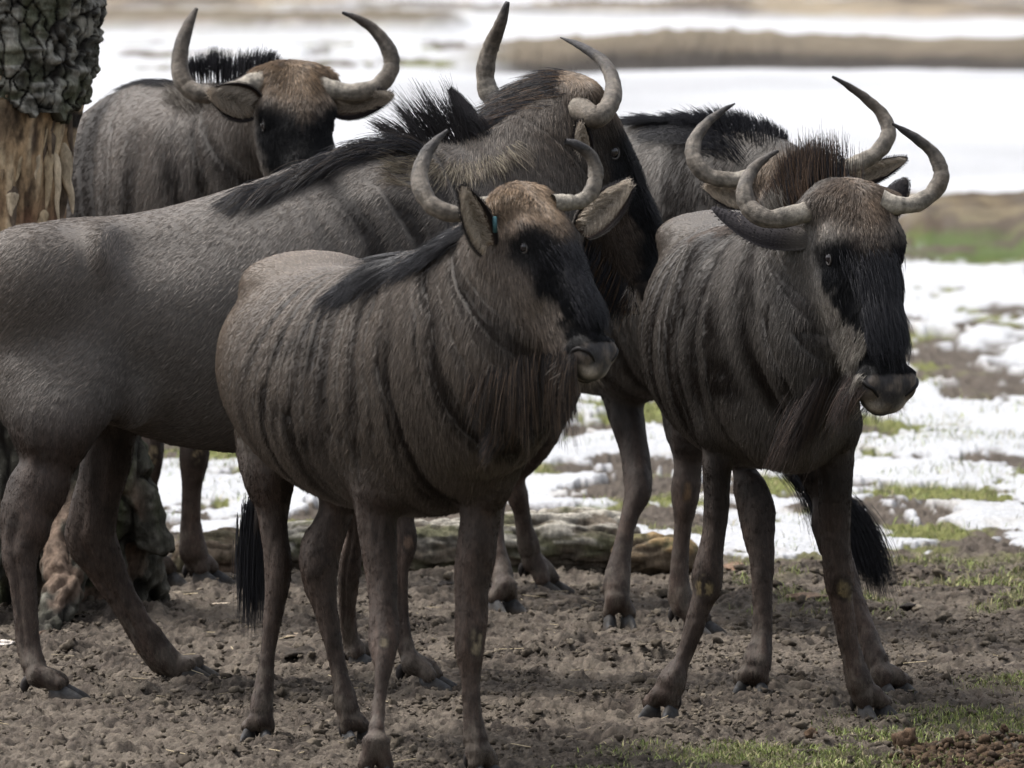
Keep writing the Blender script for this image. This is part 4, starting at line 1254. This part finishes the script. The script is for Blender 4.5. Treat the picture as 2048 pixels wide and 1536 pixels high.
for i, a in enumerate([
    (430, 1222, .075, .14, (.42, .35, .27), 'pale split wood chip under the big animal, left of the tail', 'wood chip', 'wood_chip', .15, .006),
    (350, 1222, .035, .05, (.46, .38, .27), 'tiny pale splinter right of the tree foot', 'wood chip', 'wood_chip', .3, .004),
    (590, 1277, .085, .12, (.33, .26, .19), 'flat pale chip behind the front animal, left of its hind shank', 'wood chip', 'wood_chip', .0, .004),
    (592, 1326, .100, .22, (.035, .028, .022), 'dark curved piece of wet bark between the hind legs', 'bark piece', 'bark_piece', .12, .020),
    (890, 1184, .045, .09, (.030, .024, .020), 'small black bark bit before the mossy log', 'bark piece', 'bark_piece', .2, .014),
    (995, 1250, .075, .06, (.40, .33, .25), 'narrow pale splinter right of the front animal', 'wood chip', 'wood_chip', .1, .004),
    (1555, 1194, .050, .07, (.40, .21, .10), 'orange tipped end of the twig on the soil edge', 'twig', 'twig', -.25, .008),
    (1605, 1206, .125, .12, (.15, .105, .075), 'flat brown twig lying between the right animal\'s legs', 'twig', 'twig', .0, .012),
    (1815, 1219, .045, .08, (.028, .023, .020), 'small dark bark scrap near the grass at the right', 'bark piece', 'bark_piece', .1, .012),
    (1472, 1137, .070, .30, (.17, .11, .075), 'thin broken stick beside the log end', 'stick', 'stick', .05, .010),
    (14, 1297, .045, .08, (.50, .46, .42), 'small whitish stone at the left edge', 'stone', 'stone', .1, .010),
    (1777, 1240, .022, .05, (.42, .36, .28), 'tiny pale chip on the soil at the right', 'wood chip', 'wood_chip', .6, .008),
    (210, 1387, .050, .15, (.040, .033, .028), 'flat dark scrap right of the rear hoof', 'bark piece', 'bark_piece', .0, .008)]):
    chip(*a[:5], a[5], a[6], a[7], a[8], a[9], seed=i * 3.7)
def dungcol(n):
    return mix(np.array((.075, .050, .032)), np.array((.032, .023, .017)), rng.random(n)) * rng.uniform(.7, 1.3, (n, 1))
def dmask(x, y):
    px = 1024 + x / y * FPX; py = 768 + FPX * (np.arctan(CAM_H / y) - PITCH)
    return sstep(1780, 1860, px) * sstep(1486, 1510, py + (fbm(x * 8, y * 5, 0, 2, 811) - .5) * 40) * (1 - sstep(2090, 2130, px))
# thin pale straw and splinters lying about
n_ = 200
sx_, sy_ = rng.uniform(-1.35, 1.45, n_), rng.uniform(29.2, 36.4, n_); sa_ = rng.uniform(0, np.pi, n_); sl_ = rng.uniform(.010, .040, n_); sw_ = rng.uniform(.0008, .0022, n_)
sz_ = gz(sx_, sy_) + .004
dv_ = np.stack((np.cos(sa_), np.sin(sa_), rng.normal(0, .15, n_)), 1) * sl_[:, None]; wv_ = np.stack((-np.sin(sa_), np.cos(sa_), 0 * sa_), 1) * sw_[:, None]; up3 = np.array((0, 0, .0016))
c0_ = np.stack((sx_, sy_, sz_), 1)
Vs_ = np.stack((c0_ - dv_ - wv_, c0_ - dv_ + wv_, c0_ - dv_ + up3, c0_ + dv_ - wv_, c0_ + dv_ + wv_, c0_ + dv_ + up3), 1).reshape(-1, 3)
o6 = (np.arange(n_) * 6)[:, None]
Qs_ = np.vstack([o6 + np.array([q_]) for q_ in ((0, 3, 5, 2), (1, 2, 5, 4), (0, 1, 4, 3))])
ob_ = np_mesh('straw_litter', Vs_, Qs_, M_GRASS, None, {'col': np.repeat(np.array((.34, .28, .18)) * rng.uniform(.4, 1.3, (n_, 1)), 6, 0)}, smooth_shade=False)
ob_['kind'] = 'stuff'; ob_['label'] = 'thin pale straws scattered over the trodden soil'
scatter('dung_crumbs', 3800, (.9, 1.35), (29.4, 30.9), (.003, .013), dungcol, 'crumbled brown dung at the lower right corner', dmask, sub=0, flat=.85, sink=-.1, power=1.8)
for i, (px, py, r_) in enumerate(((1812, 1500, .034), (1622, 1480, .018), (1710, 1440, .012))):
    chip(px, py, r_ * 2, r_ * 1.8, (.085, .055, .035), ('round dung lump left of the dung heap', 'dark clod lying on the short grass', 'small clod between hoof and grass')[i], ('dung', 'clod', 'clod')[i], ('dung_lump', 'soil_clod', 'soil_clod')[i], 0, r_ * .85, seed=40 + i)

# ------------------------------------------------------------------ the herd
cam_face = (0, -1, -.05)
# the young front animal, three-quarter view
make_animal(dict(seed=11, split=7, origin=G(735, 1525), h=.0062, hairs=240000, hoof_size=.86,
    label='young brown wildebeest nearest the camera with short grey horns and a blue ear tag',
    grey=np.array((.112, .096, .082)), rump=np.array((.19, .145, .105)), rump_amt=.5, brindle=.24, legdark=.25, tan=np.array((.225, .165, .11)), bfreq=27, cheek=np.array((.125, .10, .082)),
    spine=[(588, 745, 31.0, .17, .195, 22), (615, 725, 30.85, .225, .235, 22), (655, 745, 30.6, .262, .262, 22), (715, 770, 30.35, .285, .285, 22), (790, 775, 30.1, .27, .305, 22), (868, 765, 29.9, .235, .315, 24), (925, 745, 29.75, .195, .29, 26), (985, 665, 29.60, .165, .27, 30), (1028, 585, 29.50, .135, .22, 36), (1050, 490, 29.44, .10, .14, 42)],
    head=dict(poll=(1057, 398, 29.4), yaw=49, pitch=57, roll=3, L=.458),
    legs=[dict(yaw=22, u=[(800, 740, 30.05, .09, .14), (765, 930, 29.9, .075, .11)], w=[(710, 794, 1026), (729, 794, 1140), (737, 794, 1217), (734, 798, 1280), (740, 790, 1315), (748, 781, 1351), (744, 771, 1408), (739, 768, 1446), (727, 775, 1484)], hoof=(752, 1560, 12)),
          dict(yaw=22, u=[(990, 780, 29.8, .08, .13), (972, 930, 29.75, .07, .11)], w=[(922, 1006, 1010), (914, 992, 1103), (908, 977, 1179), (908, 973, 1265), (912, 968, 1305), (920, 960, 1351), (924, 964, 1408), (926, 973, 1466), (927, 985, 1500)], hoof=(968, 1558, 40)),
          dict(yaw=22, u=[(560, 720, 30.9, .09, .17), (540, 860, 30.85, .08, .13), (538, 950, 30.8, .062, .085)], w=[(512, 577, 1010), (521, 573, 1060), (527, 582, 1115), (528, 580, 1165), (527, 565, 1225), (517, 551, 1313), (508, 548, 1369), (500, 546, 1408), (497, 545, 1440)], hoof=(514, 1484, -8)),
          dict(yaw=22, u=[(690, 780, 30.8, .09, .17), (685, 930, 30.75, .07, .11)], w=[(641, 708, 1020), (604, 684, 1090), (597, 676, 1128), (607, 672, 1165), (626, 675, 1217), (647, 685, 1293), (662, 698, 1350), (668, 717, 1408), (682, 722, 1440)], hoof=(714, 1488, 25))],
    blobs=[(620, 560, 30.75, .17, .14, .07, 22, .06), (800, 700, 29.82, .07, .16, .22, 22, .06), (985, 760, 29.55, .12, .12, .20, 26, .10), (1040, 690, 29.42, .07, .08, .12, 30, .08)],
    knees=[(768, 1285, 29.68, .030, .042), (950, 1285, 29.65, .026, .048)],
    horns=[[(1030, 412, 19, .02), (1000, 407, 21, 0), (965, 412, 20, -.03), (912, 428, 19, -.05), (862, 408, 20, -.05), (839, 360, 19, -.02), (850, 313, 15, .02), (872, 282, 10, .04), (895, 261, 4, .06)],
           [(1105, 405, 19, .0), (1135, 405, 18, .02), (1162, 402, 16, .04), (1184, 382, 17, .06), (1192, 345, 16, .08), (1181, 312, 14, .08), (1156, 292, 11, .06), (1130, 283, 7, .05)]],
    ears=[dict(base=(978, 500), tip=(921, 370), hw=34, face=(.45, -.9, .1), dyb=-.08, dyt=-.17, tag=True, tagside=-1), dict(base=(1163, 462), tip=(1266, 362), hw=35, face=(-.05, -1, .15), dyb=.08, dyt=.12)],
    hair=[dict(name='mane', n=2600, width=.028, jit=.10, droop=.1, clump=.12, across=(.9, .1, .4), path=[(930, 440, -75, 40, 29.50, .05), (880, 452, -80, 45, 29.55, .06), (820, 470, -85, 62, 29.70, .06), (765, 515, -85, 78, 29.85, .06), (715, 565, -60, 62, 29.98, .06)], r=.001),
          dict(name='face_hair', head=True, n=1100, width=.035, jit=.12, clump=.3, r=.0009, path=[(.30, .09, 0, .10, .01, 0, .01), (.50, .09, 0, .11, .02, 0, .01), (.70, .05, 0, .10, .01, 0, .01)]),
          dict(name='beard', n=3200, width=.028, jit=.13, clump=.40, droop=.1, r=.0009, col=(.016, .013, .012), col2=(.075, .052, .036), mixp=.35, path=[(1112, 700, 0, 75, 29.20, 0), (1088, 715, 0, 125, 29.22, 0), (1058, 725, 4, 140, 29.26, 0), (1025, 725, -10, 110, 29.35, 0), (985, 745, -18, 85, 29.42, 0)]),
          dict(name='beard', n=900, width=.022, jit=.14, clump=.3, col=(.015, .012, .013), col2=(.07, .045, .032), mixp=.3, path=[(1040, 770, -30, 80, 29.40, 0), (1020, 800, -35, 80, 29.42, 0), (1000, 840, -35, 60, 29.43, 0)]),
          dict(name='tail', n=1600, width=.016, jit=.05, clump=.10, across=(1, 0, 0), path=[(522, 985, -10, 120, 31.12, 0), (510, 1040, -4, 140, 31.12, 0), (506, 1100, -2, 160, 31.12, 0)])],
    dock=[(520, 560, 31.15, .022), (505, 680, 31.25, .020), (520, 850, 31.2, .017), (518, 1000, 31.12, .012), (508, 1100, 31.12, .005)]))

# the big bull in side view, head turned away
make_animal(dict(seed=23, split=8, origin=G(450, 1375), h=.0072, hairs=270000, side=True,
    label='large grey brown wildebeest standing side on behind the young one, its head turned away',
    grey=np.array((.122, .110, .099)), rump_amt=.15, brindle=.42, bfreq=20, bscale=1.3, neckdark=.9, cheek=np.array((.048, .037, .029)), pale=np.array((.055, .042, .033)),
    spine=[(-25, 640, 32.35, .13, .16, 88), (40, 640, 32.35, .20, .225, 88), (120, 642, 32.35, .235, .262, 88), (260, 640, 32.4, .25, .275, 88), (420, 650, 32.45, .285, .325, 88), (600, 625, 32.5, .285, .365, 88), (770, 590, 32.55, .25, .40, 90), (880, 570, 32.6, .21, .37, 94), (950, 500, 32.65, .165, .28, 98), (1020, 410, 32.7, .14, .22, 108), (1090, 320, 32.8, .12, .17, 116), (1140, 250, 32.87, .10, .13, 122)],
    head=dict(poll=(1162, 186, 32.9), yaw=108, pitch=66, roll=4, L=.60),
    legs=[dict(yaw=88, u=[(100, 660, 32.25, .12, .22), (112, 770, 32.17, .11, .18), (105, 860, 32.1, .085, .115)], w=[(38, 152, 925), (15, 138, 976), (0, 112, 1020), (0, 103, 1054), (2, 87, 1086), (5, 77, 1117), (17, 75, 1164), (25, 78, 1226), (31, 81, 1289), (38, 89, 1319), (44, 102, 1350)], hoof=(122, 1402, 80)),
          dict(yaw=88, u=[(150, 700, 32.55, .11, .18), (215, 800, 32.6, .095, .13)], w=[(170, 278, 851), (160, 264, 914), (150, 248, 976), (135, 236, 1035), (130, 234, 1075), (156, 247, 1117), (190, 259, 1164), (216, 275, 1195), (250, 312, 1257), (273, 338, 1290), (297, 362, 1319), (325, 385, 1337)], hoof=(388, 1362, 72)),
          dict(yaw=88, u=[(800, 640, 32.38, .09, .2), (808, 820, 32.35, .08, .12), (806, 950, 32.3, .06, .07)], w=[(778, 830, 1026), (785, 835, 1070), (788, 833, 1100), (788, 820, 1141), (792, 818, 1217), (794, 830, 1290), (802, 845, 1325)], hoof=(864, 1384, 75)),
          dict(yaw=88, u=[(770, 660, 32.75, .09, .18), (735, 850, 32.85, .075, .11), (715, 980, 32.95, .05, .055)], w=[(691, 728, 1064), (677, 723, 1141), (677, 714, 1217), (683, 718, 1274), (684, 732, 1300)], hoof=(724, 1336, 72))],
    blobs=[(205, 500, 32.2, .10, .05, .07, 88, .08), (800, 560, 32.35, .05, .16, .24, 88, .08), (60, 560, 32.2, .12, .14, .14, 88, .08), (262, 800, 32.22, .05, .05, .07, 88, .07), (330, 470, 32.1, .09, .14, .05, 88, .12, True)],
    knees=[(818, 1082, 32.28, .022, .035, (.10, .065, .045))],
    horns=[[(1040, 235, 24, .12), (1003, 215, 24, .18), (975, 178, 22, .20), (972, 130, 20, .20), (985, 85, 17, .18), (1002, 45, 13, .14), (1012, 14, 8, .12), (1015, 3, 4, .12)],
           [(1100, 205, 16, .10), (1130, 208, 26, .0), (1150, 214, 29, -.10), (1172, 226, 27, -.16), (1196, 234, 23, -.18), (1222, 205, 20, -.14), (1226, 165, 17, -.08), (1207, 125, 14, -.02), (1165, 94, 9, .04), (1121, 75, 2, .10)]],
    ears=[dict(base=(955, 262), tip=(900, 177), hw=16, face=(.2, .9, .2), dyb=.14, dyt=.18, dark=.3), dict(base=(1168, 335), tip=(1160, 240), hw=24, face=(.5, -.85, 0), dyb=-.16, dyt=-.20)],
    hair=[dict(name='mane', n=2600, width=.035, jit=.14, clump=.22, droop=.05, path=[(1130, 190, -70, 15, 32.85, 0), (1085, 185, -95, 25, 32.85, 0), (1030, 205, -95, 45, 32.8, -.05), (985, 240, -75, 50, 32.75, -.05)], col2=(.09, .055, .032), mixp=.25),
          dict(name='mane', n=800, width=.022, jit=.26, clump=.6, col=(.018, .016, .017), path=[(985, 285, -40, -45, 32.7, 0), (940, 292, -50, -85, 32.65, 0), (890, 292, -55, -95, 32.62, 0), (845, 288, -65, -75, 32.6, 0), (790, 290, -75, -30, 32.58, 0)]),
          dict(name='mane', n=2400, width=.020, jit=.14, clump=.45, droop=.12, bow=(0, -.05, .08), path=[(860, 272, -100, -25, 32.5, -.03), (800, 278, -105, 0, 32.48, -.03), (720, 290, -105, 30, 32.45, -.05), (640, 318, -95, 52, 32.42, -.07), (570, 345, -85, 62, 32.4, -.08), (500, 372, -75, 42, 32.4, -.05)], col2=(.035, .026, .02), mixp=.3),
          dict(name='crest_hair', n=750, width=.035, jit=.35, clump=.5, col=(.17, .145, .105), col2=(.06, .045, .035), mixp=.35, r=.0008, path=[(790, 300, -40, -12, 32.36, -.03), (860, 300, -35, 0, 32.40, -.03), (920, 306, -12, 30, 32.44, -.04), (980, 300, 10, 34, 32.50, -.04), (1040, 268, 28, 28, 32.56, -.04)]),
          dict(name='face_hair', head=True, n=2000, width=.045, jit=.12, clump=.3, path=[(.20, .09, 0, .14, .0, 0, .02), (.40, .095, 0, .16, .02, 0, .02), (.62, .075, 0, .14, .02, 0, .02), (.80, .04, 0, .10, .02, 0, .02)]),
          dict(name='beard', head=True, n=1500, width=.04, jit=.2, clump=.3, path=[(.92, -.20, 0, .03, -.06, 0, .035), (.78, -.22, 0, .03, -.08, 0, .05), (.60, -.28, 0, .02, -.08, 0, .06), (.42, -.34, 0, .0, -.08, 0, .07)], col2=(.09, .055, .03), mixp=.2),
          dict(name='forelock', n=40, width=.01, jit=.25, path=[(1122, 185, -3, -45, 32.85, 0), (1150, 185, 5, -50, 32.85, 0)])]))

# the right-hand animal, facing the camera
make_animal(dict(seed=37, split=6, origin=G(1590, 1420), h=.0062, hairs=270000,
    label='dark faced wildebeest at the right facing the camera with wide curved horns',
    grey=np.array((.104, .096, .088)), rump_amt=.35, legdark=.6, rump=np.array((.15, .12, .095)), brindle=.2, bfreq=26, cheek=np.array((.19, .18, .165)), tan=np.array((.105, .078, .056)),
    spine=[(1490, 640, 32.5, .15, .19, 2), (1470, 625, 32.3, .22, .245, 2), (1468, 655, 32.05, .24, .275, 2), (1480, 680, 31.8, .25, .295, 2), (1515, 690, 31.55, .235, .31, 4), (1560, 690, 31.35, .20, .295, 8), (1600, 620, 31.22, .155, .25, 12), (1640, 540, 31.12, .128, .20, 16), (1680, 460, 31.02, .105, .14, 22)],
    head=dict(poll=(1715, 402, 30.95), yaw=24, pitch=66, roll=0, L=.535),
    legs=[dict(yaw=2, u=[(1460, 740, 31.5, .085, .13), (1442, 840, 31.45, .075, .10)], w=[(1404, 1469, 886), (1404, 1464, 929), (1406, 1460, 993), (1404, 1454, 1058), (1394, 1448, 1105), (1383, 1445, 1148), (1385, 1440, 1182), (1380, 1424, 1212), (1368, 1410, 1251), (1348, 1385, 1316), (1318, 1376, 1359), (1305, 1368, 1385)], hoof=(1322, 1440, -22)),
          dict(yaw=2, u=[(1645, 760, 31.4, .08, .13), (1668, 840, 31.35, .07, .1)], w=[(1641, 1709, 886), (1636, 1705, 972), (1641, 1701, 1058), (1643, 1703, 1105), (1647, 1707, 1160), (1658, 1704, 1198), (1672, 1714, 1260), (1684, 1727, 1316), (1690, 1742, 1359), (1700, 1757, 1388)], hoof=(1750, 1441, 28)),
          dict(yaw=2, u=[(1450, 730, 32.35, .09, .15), (1475, 870, 32.3, .06, .10)], w=[(1464, 1510, 935), (1467, 1533, 975), (1475, 1550, 1018), (1482, 1549, 1045), (1490, 1548, 1085), (1499, 1548, 1125), (1504, 1545, 1160), (1507, 1544, 1230), (1502, 1546, 1280), (1487, 1545, 1320), (1482, 1540, 1345)], hoof=(1503, 1393, -12)),
          dict(yaw=2, u=[(1600, 740, 32.35, .09, .15), (1622, 890, 32.3, .06, .10)], w=[(1620, 1688, 990), (1625, 1690, 1045), (1640, 1700, 1095), (1665, 1715, 1150), (1692, 1735, 1215), (1714, 1757, 1275), (1727, 1774, 1316), (1742, 1790, 1350)], hoof=(1788, 1396, 32))],
    blobs=[(1420, 470, 32.3, .14, .12, .06, 2, .06), (1590, 850, 31.25, .11, .10, .11, 8, .08), (1630, 720, 31.05, .09, .09, .16, 14, .09), (1405, 640, 31.5, .05, .14, .2, 2, .07)],
    knees=[(1408, 1168, 31.42, .030, .040, (.20, .155, .08)), (1686, 1172, 31.38, .026, .040, (.20, .155, .08))],
    horns=[[(1672, 408, 28, .02), (1638, 416, 27, 0), (1590, 430, 23, -.03), (1535, 438, 21, -.05), (1498, 414, 20, -.04), (1489, 376, 17, -.02), (1505, 340, 13, .02), (1532, 316, 8, .05), (1556, 302, 3, .07)],
           [(1762, 402, 26, .0), (1790, 410, 21, .0), (1828, 408, 19, .03), (1865, 386, 19, .06), (1883, 350, 18, .08), (1868, 309, 14, .09), (1836, 279, 11, .08), (1806, 260, 7, .07), (1785, 248, 2, .06)]],
    ears=[dict(base=(1622, 480), tip=(1424, 416), hw=30, face=(.15, .75, -.6), dyb=.0, dyt=.12, dark=.25, droop=.02), dict(base=(1780, 408), tip=(1813, 360), hw=19, face=(.2, .95, .1), dyb=.12, dyt=.16, dark=.2)],
    hair=[dict(name='mane', n=2600, width=.030, jit=.13, clump=.3, across=(1, 0, 0), path=[(1655, 385, 0, -78, 31.05, .02), (1620, 395, -8, -100, 31.08, .02), (1590, 405, -18, -95, 31.12, .02), (1570, 420, -40, -50, 31.16, .02)], col2=(.065, .042, .028), mixp=.6),
          dict(name='crest_hair', n=1600, width=.035, jit=.3, clump=.4, across=(1, 0, 0), r=.0008, col=(.24, .225, .20), col2=(.08, .065, .055), mixp=.35, path=[(1575, 440, -22, -50, 31.12, 0), (1550, 440, -20, -45, 31.16, 0), (1545, 410, -12, -40, 31.2, 0)]),
          dict(name='withers_hair', n=1500, width=.02, jit=.15, clump=.2, r=.0008, col=(.060, .042, .032), path=[(1545, 415, -55, 25, 31.3, 0), (1480, 432, -50, 30, 31.5, 0), (1420, 462, -40, 35, 31.75, 0)]),
          dict(name='face_hair', head=True, n=1500, width=.045, jit=.12, clump=.3, r=.0009, path=[(.28, .09, 0, .12, .01, 0, .01), (.50, .10, 0, .13, .02, 0, .01), (.72, .05, 0, .11, .01, 0, .01)]),
          dict(name='beard', n=2600, width=.035, jit=.14, clump=.35, droop=.1, r=.0009, col=(.020, .016, .015), col2=(.060, .042, .034), mixp=.45, path=[(1715, 775, -20, 45, 30.82, 0), (1680, 765, -35, 80, 30.86, 0), (1645, 775, -45, 100, 30.95, 0), (1615, 800, -50, 105, 31.02, 0)]),
          dict(name='cheek_hair', n=900, width=.035, jit=.2, clump=.3, r=.0007, col=(.19, .175, .15), col2=(.10, .085, .072), mixp=.5, path=[(1690, 680, -14, 38, 30.74, 0), (1672, 705, -18, 38, 30.78, 0), (1655, 650, -8, 38, 30.80, 0)]),
          dict(name='tail', n=2600, width=.020, jit=.10, clump=.14, across=(1, 0, 0), bow=(.05, 0, .05), path=[(1598, 945, 55, 130, 32.75, 0), (1630, 965, 90, 165, 32.75, 0), (1672, 1000, 85, 165, 32.75, 0), (1700, 1030, 55, 140, 32.75, 0)])],
    dock=[(1500, 560, 32.65, .022), (1530, 700, 32.75, .020), (1570, 850, 32.75, .017), (1610, 960, 32.75, .013), (1690, 1030, 32.75, .006)]))

# the animal behind the tree
make_animal(dict(seed=41, split=6, origin=G(200, 1155), h=.0078, hairs=170000, hoof_size=1.05,
    label='wildebeest behind the tree trunk looking at the camera with a tan forehead and spread ears',
    grey=np.array((.115, .102, .092)), rump_amt=.1, brindle=.30, bfreq=22, bscale=1.35, tan=np.array((.175, .126, .082)),
    spine=[(-40, 560, 37.15, .16, .2, 33), (30, 530, 36.95, .235, .26, 33), (120, 530, 36.7, .27, .32, 33), (210, 500, 36.5, .275, .37, 33), (310, 450, 36.3, .255, .415, 33), (400, 440, 36.15, .21, .37, 33), (450, 370, 36.05, .175, .29, 30), (510, 290, 35.95, .145, .21, 24), (560, 225, 35.82, .11, .15, 16)],
    head=dict(poll=(588, 152, 35.7), yaw=13, pitch=62, roll=2, L=.55),
    legs=[dict(yaw=33, u=[(300, 640, 36.1, .09, .14), (300, 780, 36.05, .065, .08)], w=[(274, 326, 850), (272, 328, 905), (277, 324, 940), (283, 316, 980), (284, 314, 1040), (287, 322, 1095), (296, 336, 1125)], hoof=(325, 1172, 38)),
          dict(yaw=33, u=[(400, 640, 36.0, .09, .14), (392, 780, 36.0, .065, .08)], w=[(360, 416, 850), (359, 418, 905), (360, 412, 940), (362, 403, 980), (361, 401, 1039), (358, 412, 1095), (364, 426, 1125)], hoof=(415, 1170, 58)),
          dict(yaw=33, u=[(40, 700, 36.9, .09, .15), (30, 850, 36.95, .06, .08)], w=[(15, 60, 950), (20, 55, 1050)], hoof=(45, 1132, 35)),
          dict(yaw=33, u=[(110, 700, 36.75, .09, .15), (100, 850, 36.8, .06, .08)], w=[(80, 125, 950), (85, 120, 1050)], hoof=(112, 1142, 35))],
    blobs=[(300, 400, 36.05, .06, .16, .24, 33, .08)],
    knees=[(303, 912, 35.98, .028, .045, (.21, .165, .10)), (393, 912, 35.98, .028, .045, (.21, .165, .10))],
    horns=[[(545, 158, 26, .0), (512, 166, 25, -.02), (470, 181, 21, -.04), (418, 190, 20, -.05), (376, 176, 20, -.04), (360, 140, 19, -.02), (363, 92, 17, .0), (378, 48, 12, .02), (393, 17, 4, .04)],
           [(630, 170, 24, .0), (662, 178, 21, .0), (710, 185, 20, .0), (757, 171, 19, .03), (783, 135, 18, .06), (775, 95, 16, .07), (745, 57, 12, .07), (710, 35, 8, .06), (685, 25, 3, .05)]],
    ears=[dict(base=(515, 216), tip=(416, 182), hw=38, face=(.1, -1, -.2), dyb=-.05, dyt=-.10), dict(base=(668, 215), tip=(788, 190), hw=34, face=(-.05, -.9, -.5), dyb=.02, dyt=.02)],
    hair=[dict(name='mane', n=3000, width=.020, jit=.10, clump=.15, path=[(372, 170, -8, -42, 36.2, 0), (410, 168, -4, -62, 36.15, 0), (460, 160, 2, -62, 36.1, 0), (510, 148, 8, -52, 36.0, 0), (548, 135, 14, -32, 35.95, 0)]),
          dict(name='mane', n=2200, width=.025, jit=.10, clump=.2, path=[(372, 168, -45, -5, 36.2, 0), (330, 168, -55, 12, 36.3, 0), (280, 190, -55, 28, 36.45, 0), (230, 222, -45, 32, 36.6, 0)], droop=.08),
          dict(name='crest_hair', n=900, width=.04, jit=.3, clump=.4, r=.0009, col=(.20, .18, .155), col2=(.08, .07, .06), mixp=.35, path=[(340, 195, -20, -14, 36.08, 0), (390, 205, -15, -25, 36.0, 0), (440, 215, -5, -22, 35.98, 0)])]))

# the animal half hidden in the middle
make_animal(dict(seed=53, split=6, origin=G(1220, 1235), h=.0078, hairs=110000,
    label='half hidden wildebeest behind the right-hand one, its horns rising over that head',
    grey=np.array((.100, .092, .084)), rump_amt=.1, legdark=.75, brindle=.5, bfreq=20,
    spine=[(1060, 560, 35.7, .16, .2, 22), (1100, 530, 35.5, .235, .26, 22), (1170, 545, 35.15, .27, .33, 22), (1240, 530, 34.8, .265, .37, 22), (1305, 520, 34.5, .245, .385, 22), (1370, 530, 34.3, .20, .34, 22), (1420, 450, 34.2, .165, .27, 22), (1490, 395, 34.08, .135, .19, 20), (1550, 370, 33.98, .105, .13, 18)],
    head=dict(poll=(1592, 345, 33.88), yaw=14, pitch=60, roll=7, L=.54),
    legs=[dict(yaw=22, u=[(1110, 720, 35.5, .09, .15), (1060, 880, 35.6, .06, .085)], w=[(1008, 1052, 950), (1012, 1056, 990), (1027, 1060, 1030), (1034, 1076, 1084), (1040, 1092, 1122)], hoof=(1097, 1190, 62)),
          dict(yaw=22, u=[(1040, 740, 35.3, .09, .15), (1000, 880, 35.2, .06, .085)], w=[(970, 1020, 960), (968, 1012, 1010), (972, 1008, 1070), (980, 1024, 1140), (986, 1034, 1172)], hoof=(1006, 1226, 32)),
          dict(yaw=22, u=[(1250, 700, 34.65, .085, .13)], w=[(1207, 1286, 800), (1222, 1290, 845), (1237, 1295, 886), (1243, 1301, 929), (1245, 1305, 965), (1247, 1300, 993), (1239, 1276, 1036), (1222, 1262, 1101), (1206, 1260, 1165), (1209, 1258, 1198)], hoof=(1238, 1257, 5)),
          dict(yaw=22, u=[(1370, 720, 34.25, .085, .13), (1376, 840, 34.2, .065, .09)], w=[(1348, 1404, 920), (1342, 1400, 975), (1343, 1394, 1012), (1346, 1384, 1058), (1338, 1378, 1144), (1335, 1383, 1187), (1343, 1390, 1212)], hoof=(1397, 1270, 52))],
    blobs=[(1300, 480, 34.35, .06, .16, .24, 22, .08)],
    knees=[(1376, 985, 34.12, .026, .036, (.12, .075, .04))],
    horns=[[(1540, 352, 24, .0), (1508, 356, 22, .0), (1460, 360, 18, -.03), (1415, 350, 18, -.04), (1388, 318, 18, -.03), (1390, 280, 15, .0), (1415, 245, 11, .03), (1445, 222, 7, .05), (1470, 207, 2, .06)],
           [(1640, 345, 22, .0), (1668, 341, 20, .0), (1712, 328, 19, .0), (1755, 304, 18, .02), (1777, 268, 17, .05), (1765, 230, 14, .07), (1732, 197, 11, .07), (1695, 171, 7, .06), (1665, 153, 3, .05)]],
    ears=[dict(base=(1500, 405), tip=(1406, 368), hw=26, face=(0, -1, -.1), dyb=.0, dyt=.03), dict(base=(1705, 362), tip=(1816, 316), hw=22, face=(-.1, -.9, -.4), dyb=.05, dyt=.08, dark=.3)],
    hair=[dict(name='mane', n=3200, width=.025, jit=.12, clump=.25, path=[(1545, 320, 5, -25, 34.0, 0), (1505, 312, -12, -42, 34.08, 0), (1460, 295, -25, -50, 34.15, 0), (1410, 275, -60, -28, 34.25, 0), (1350, 262, -90, -14, 34.4, 0), (1300, 262, -60, 4, 34.5, 0)]),
          dict(name='mane', n=1200, width=.04, jit=.14, clump=.2, path=[(1500, 330, -18, -26, 34.0, 0), (1450, 310, -30, -20, 34.08, 0), (1390, 280, -60, 6, 34.2, 0), (1320, 270, -60, 14, 34.35, 0)])]))
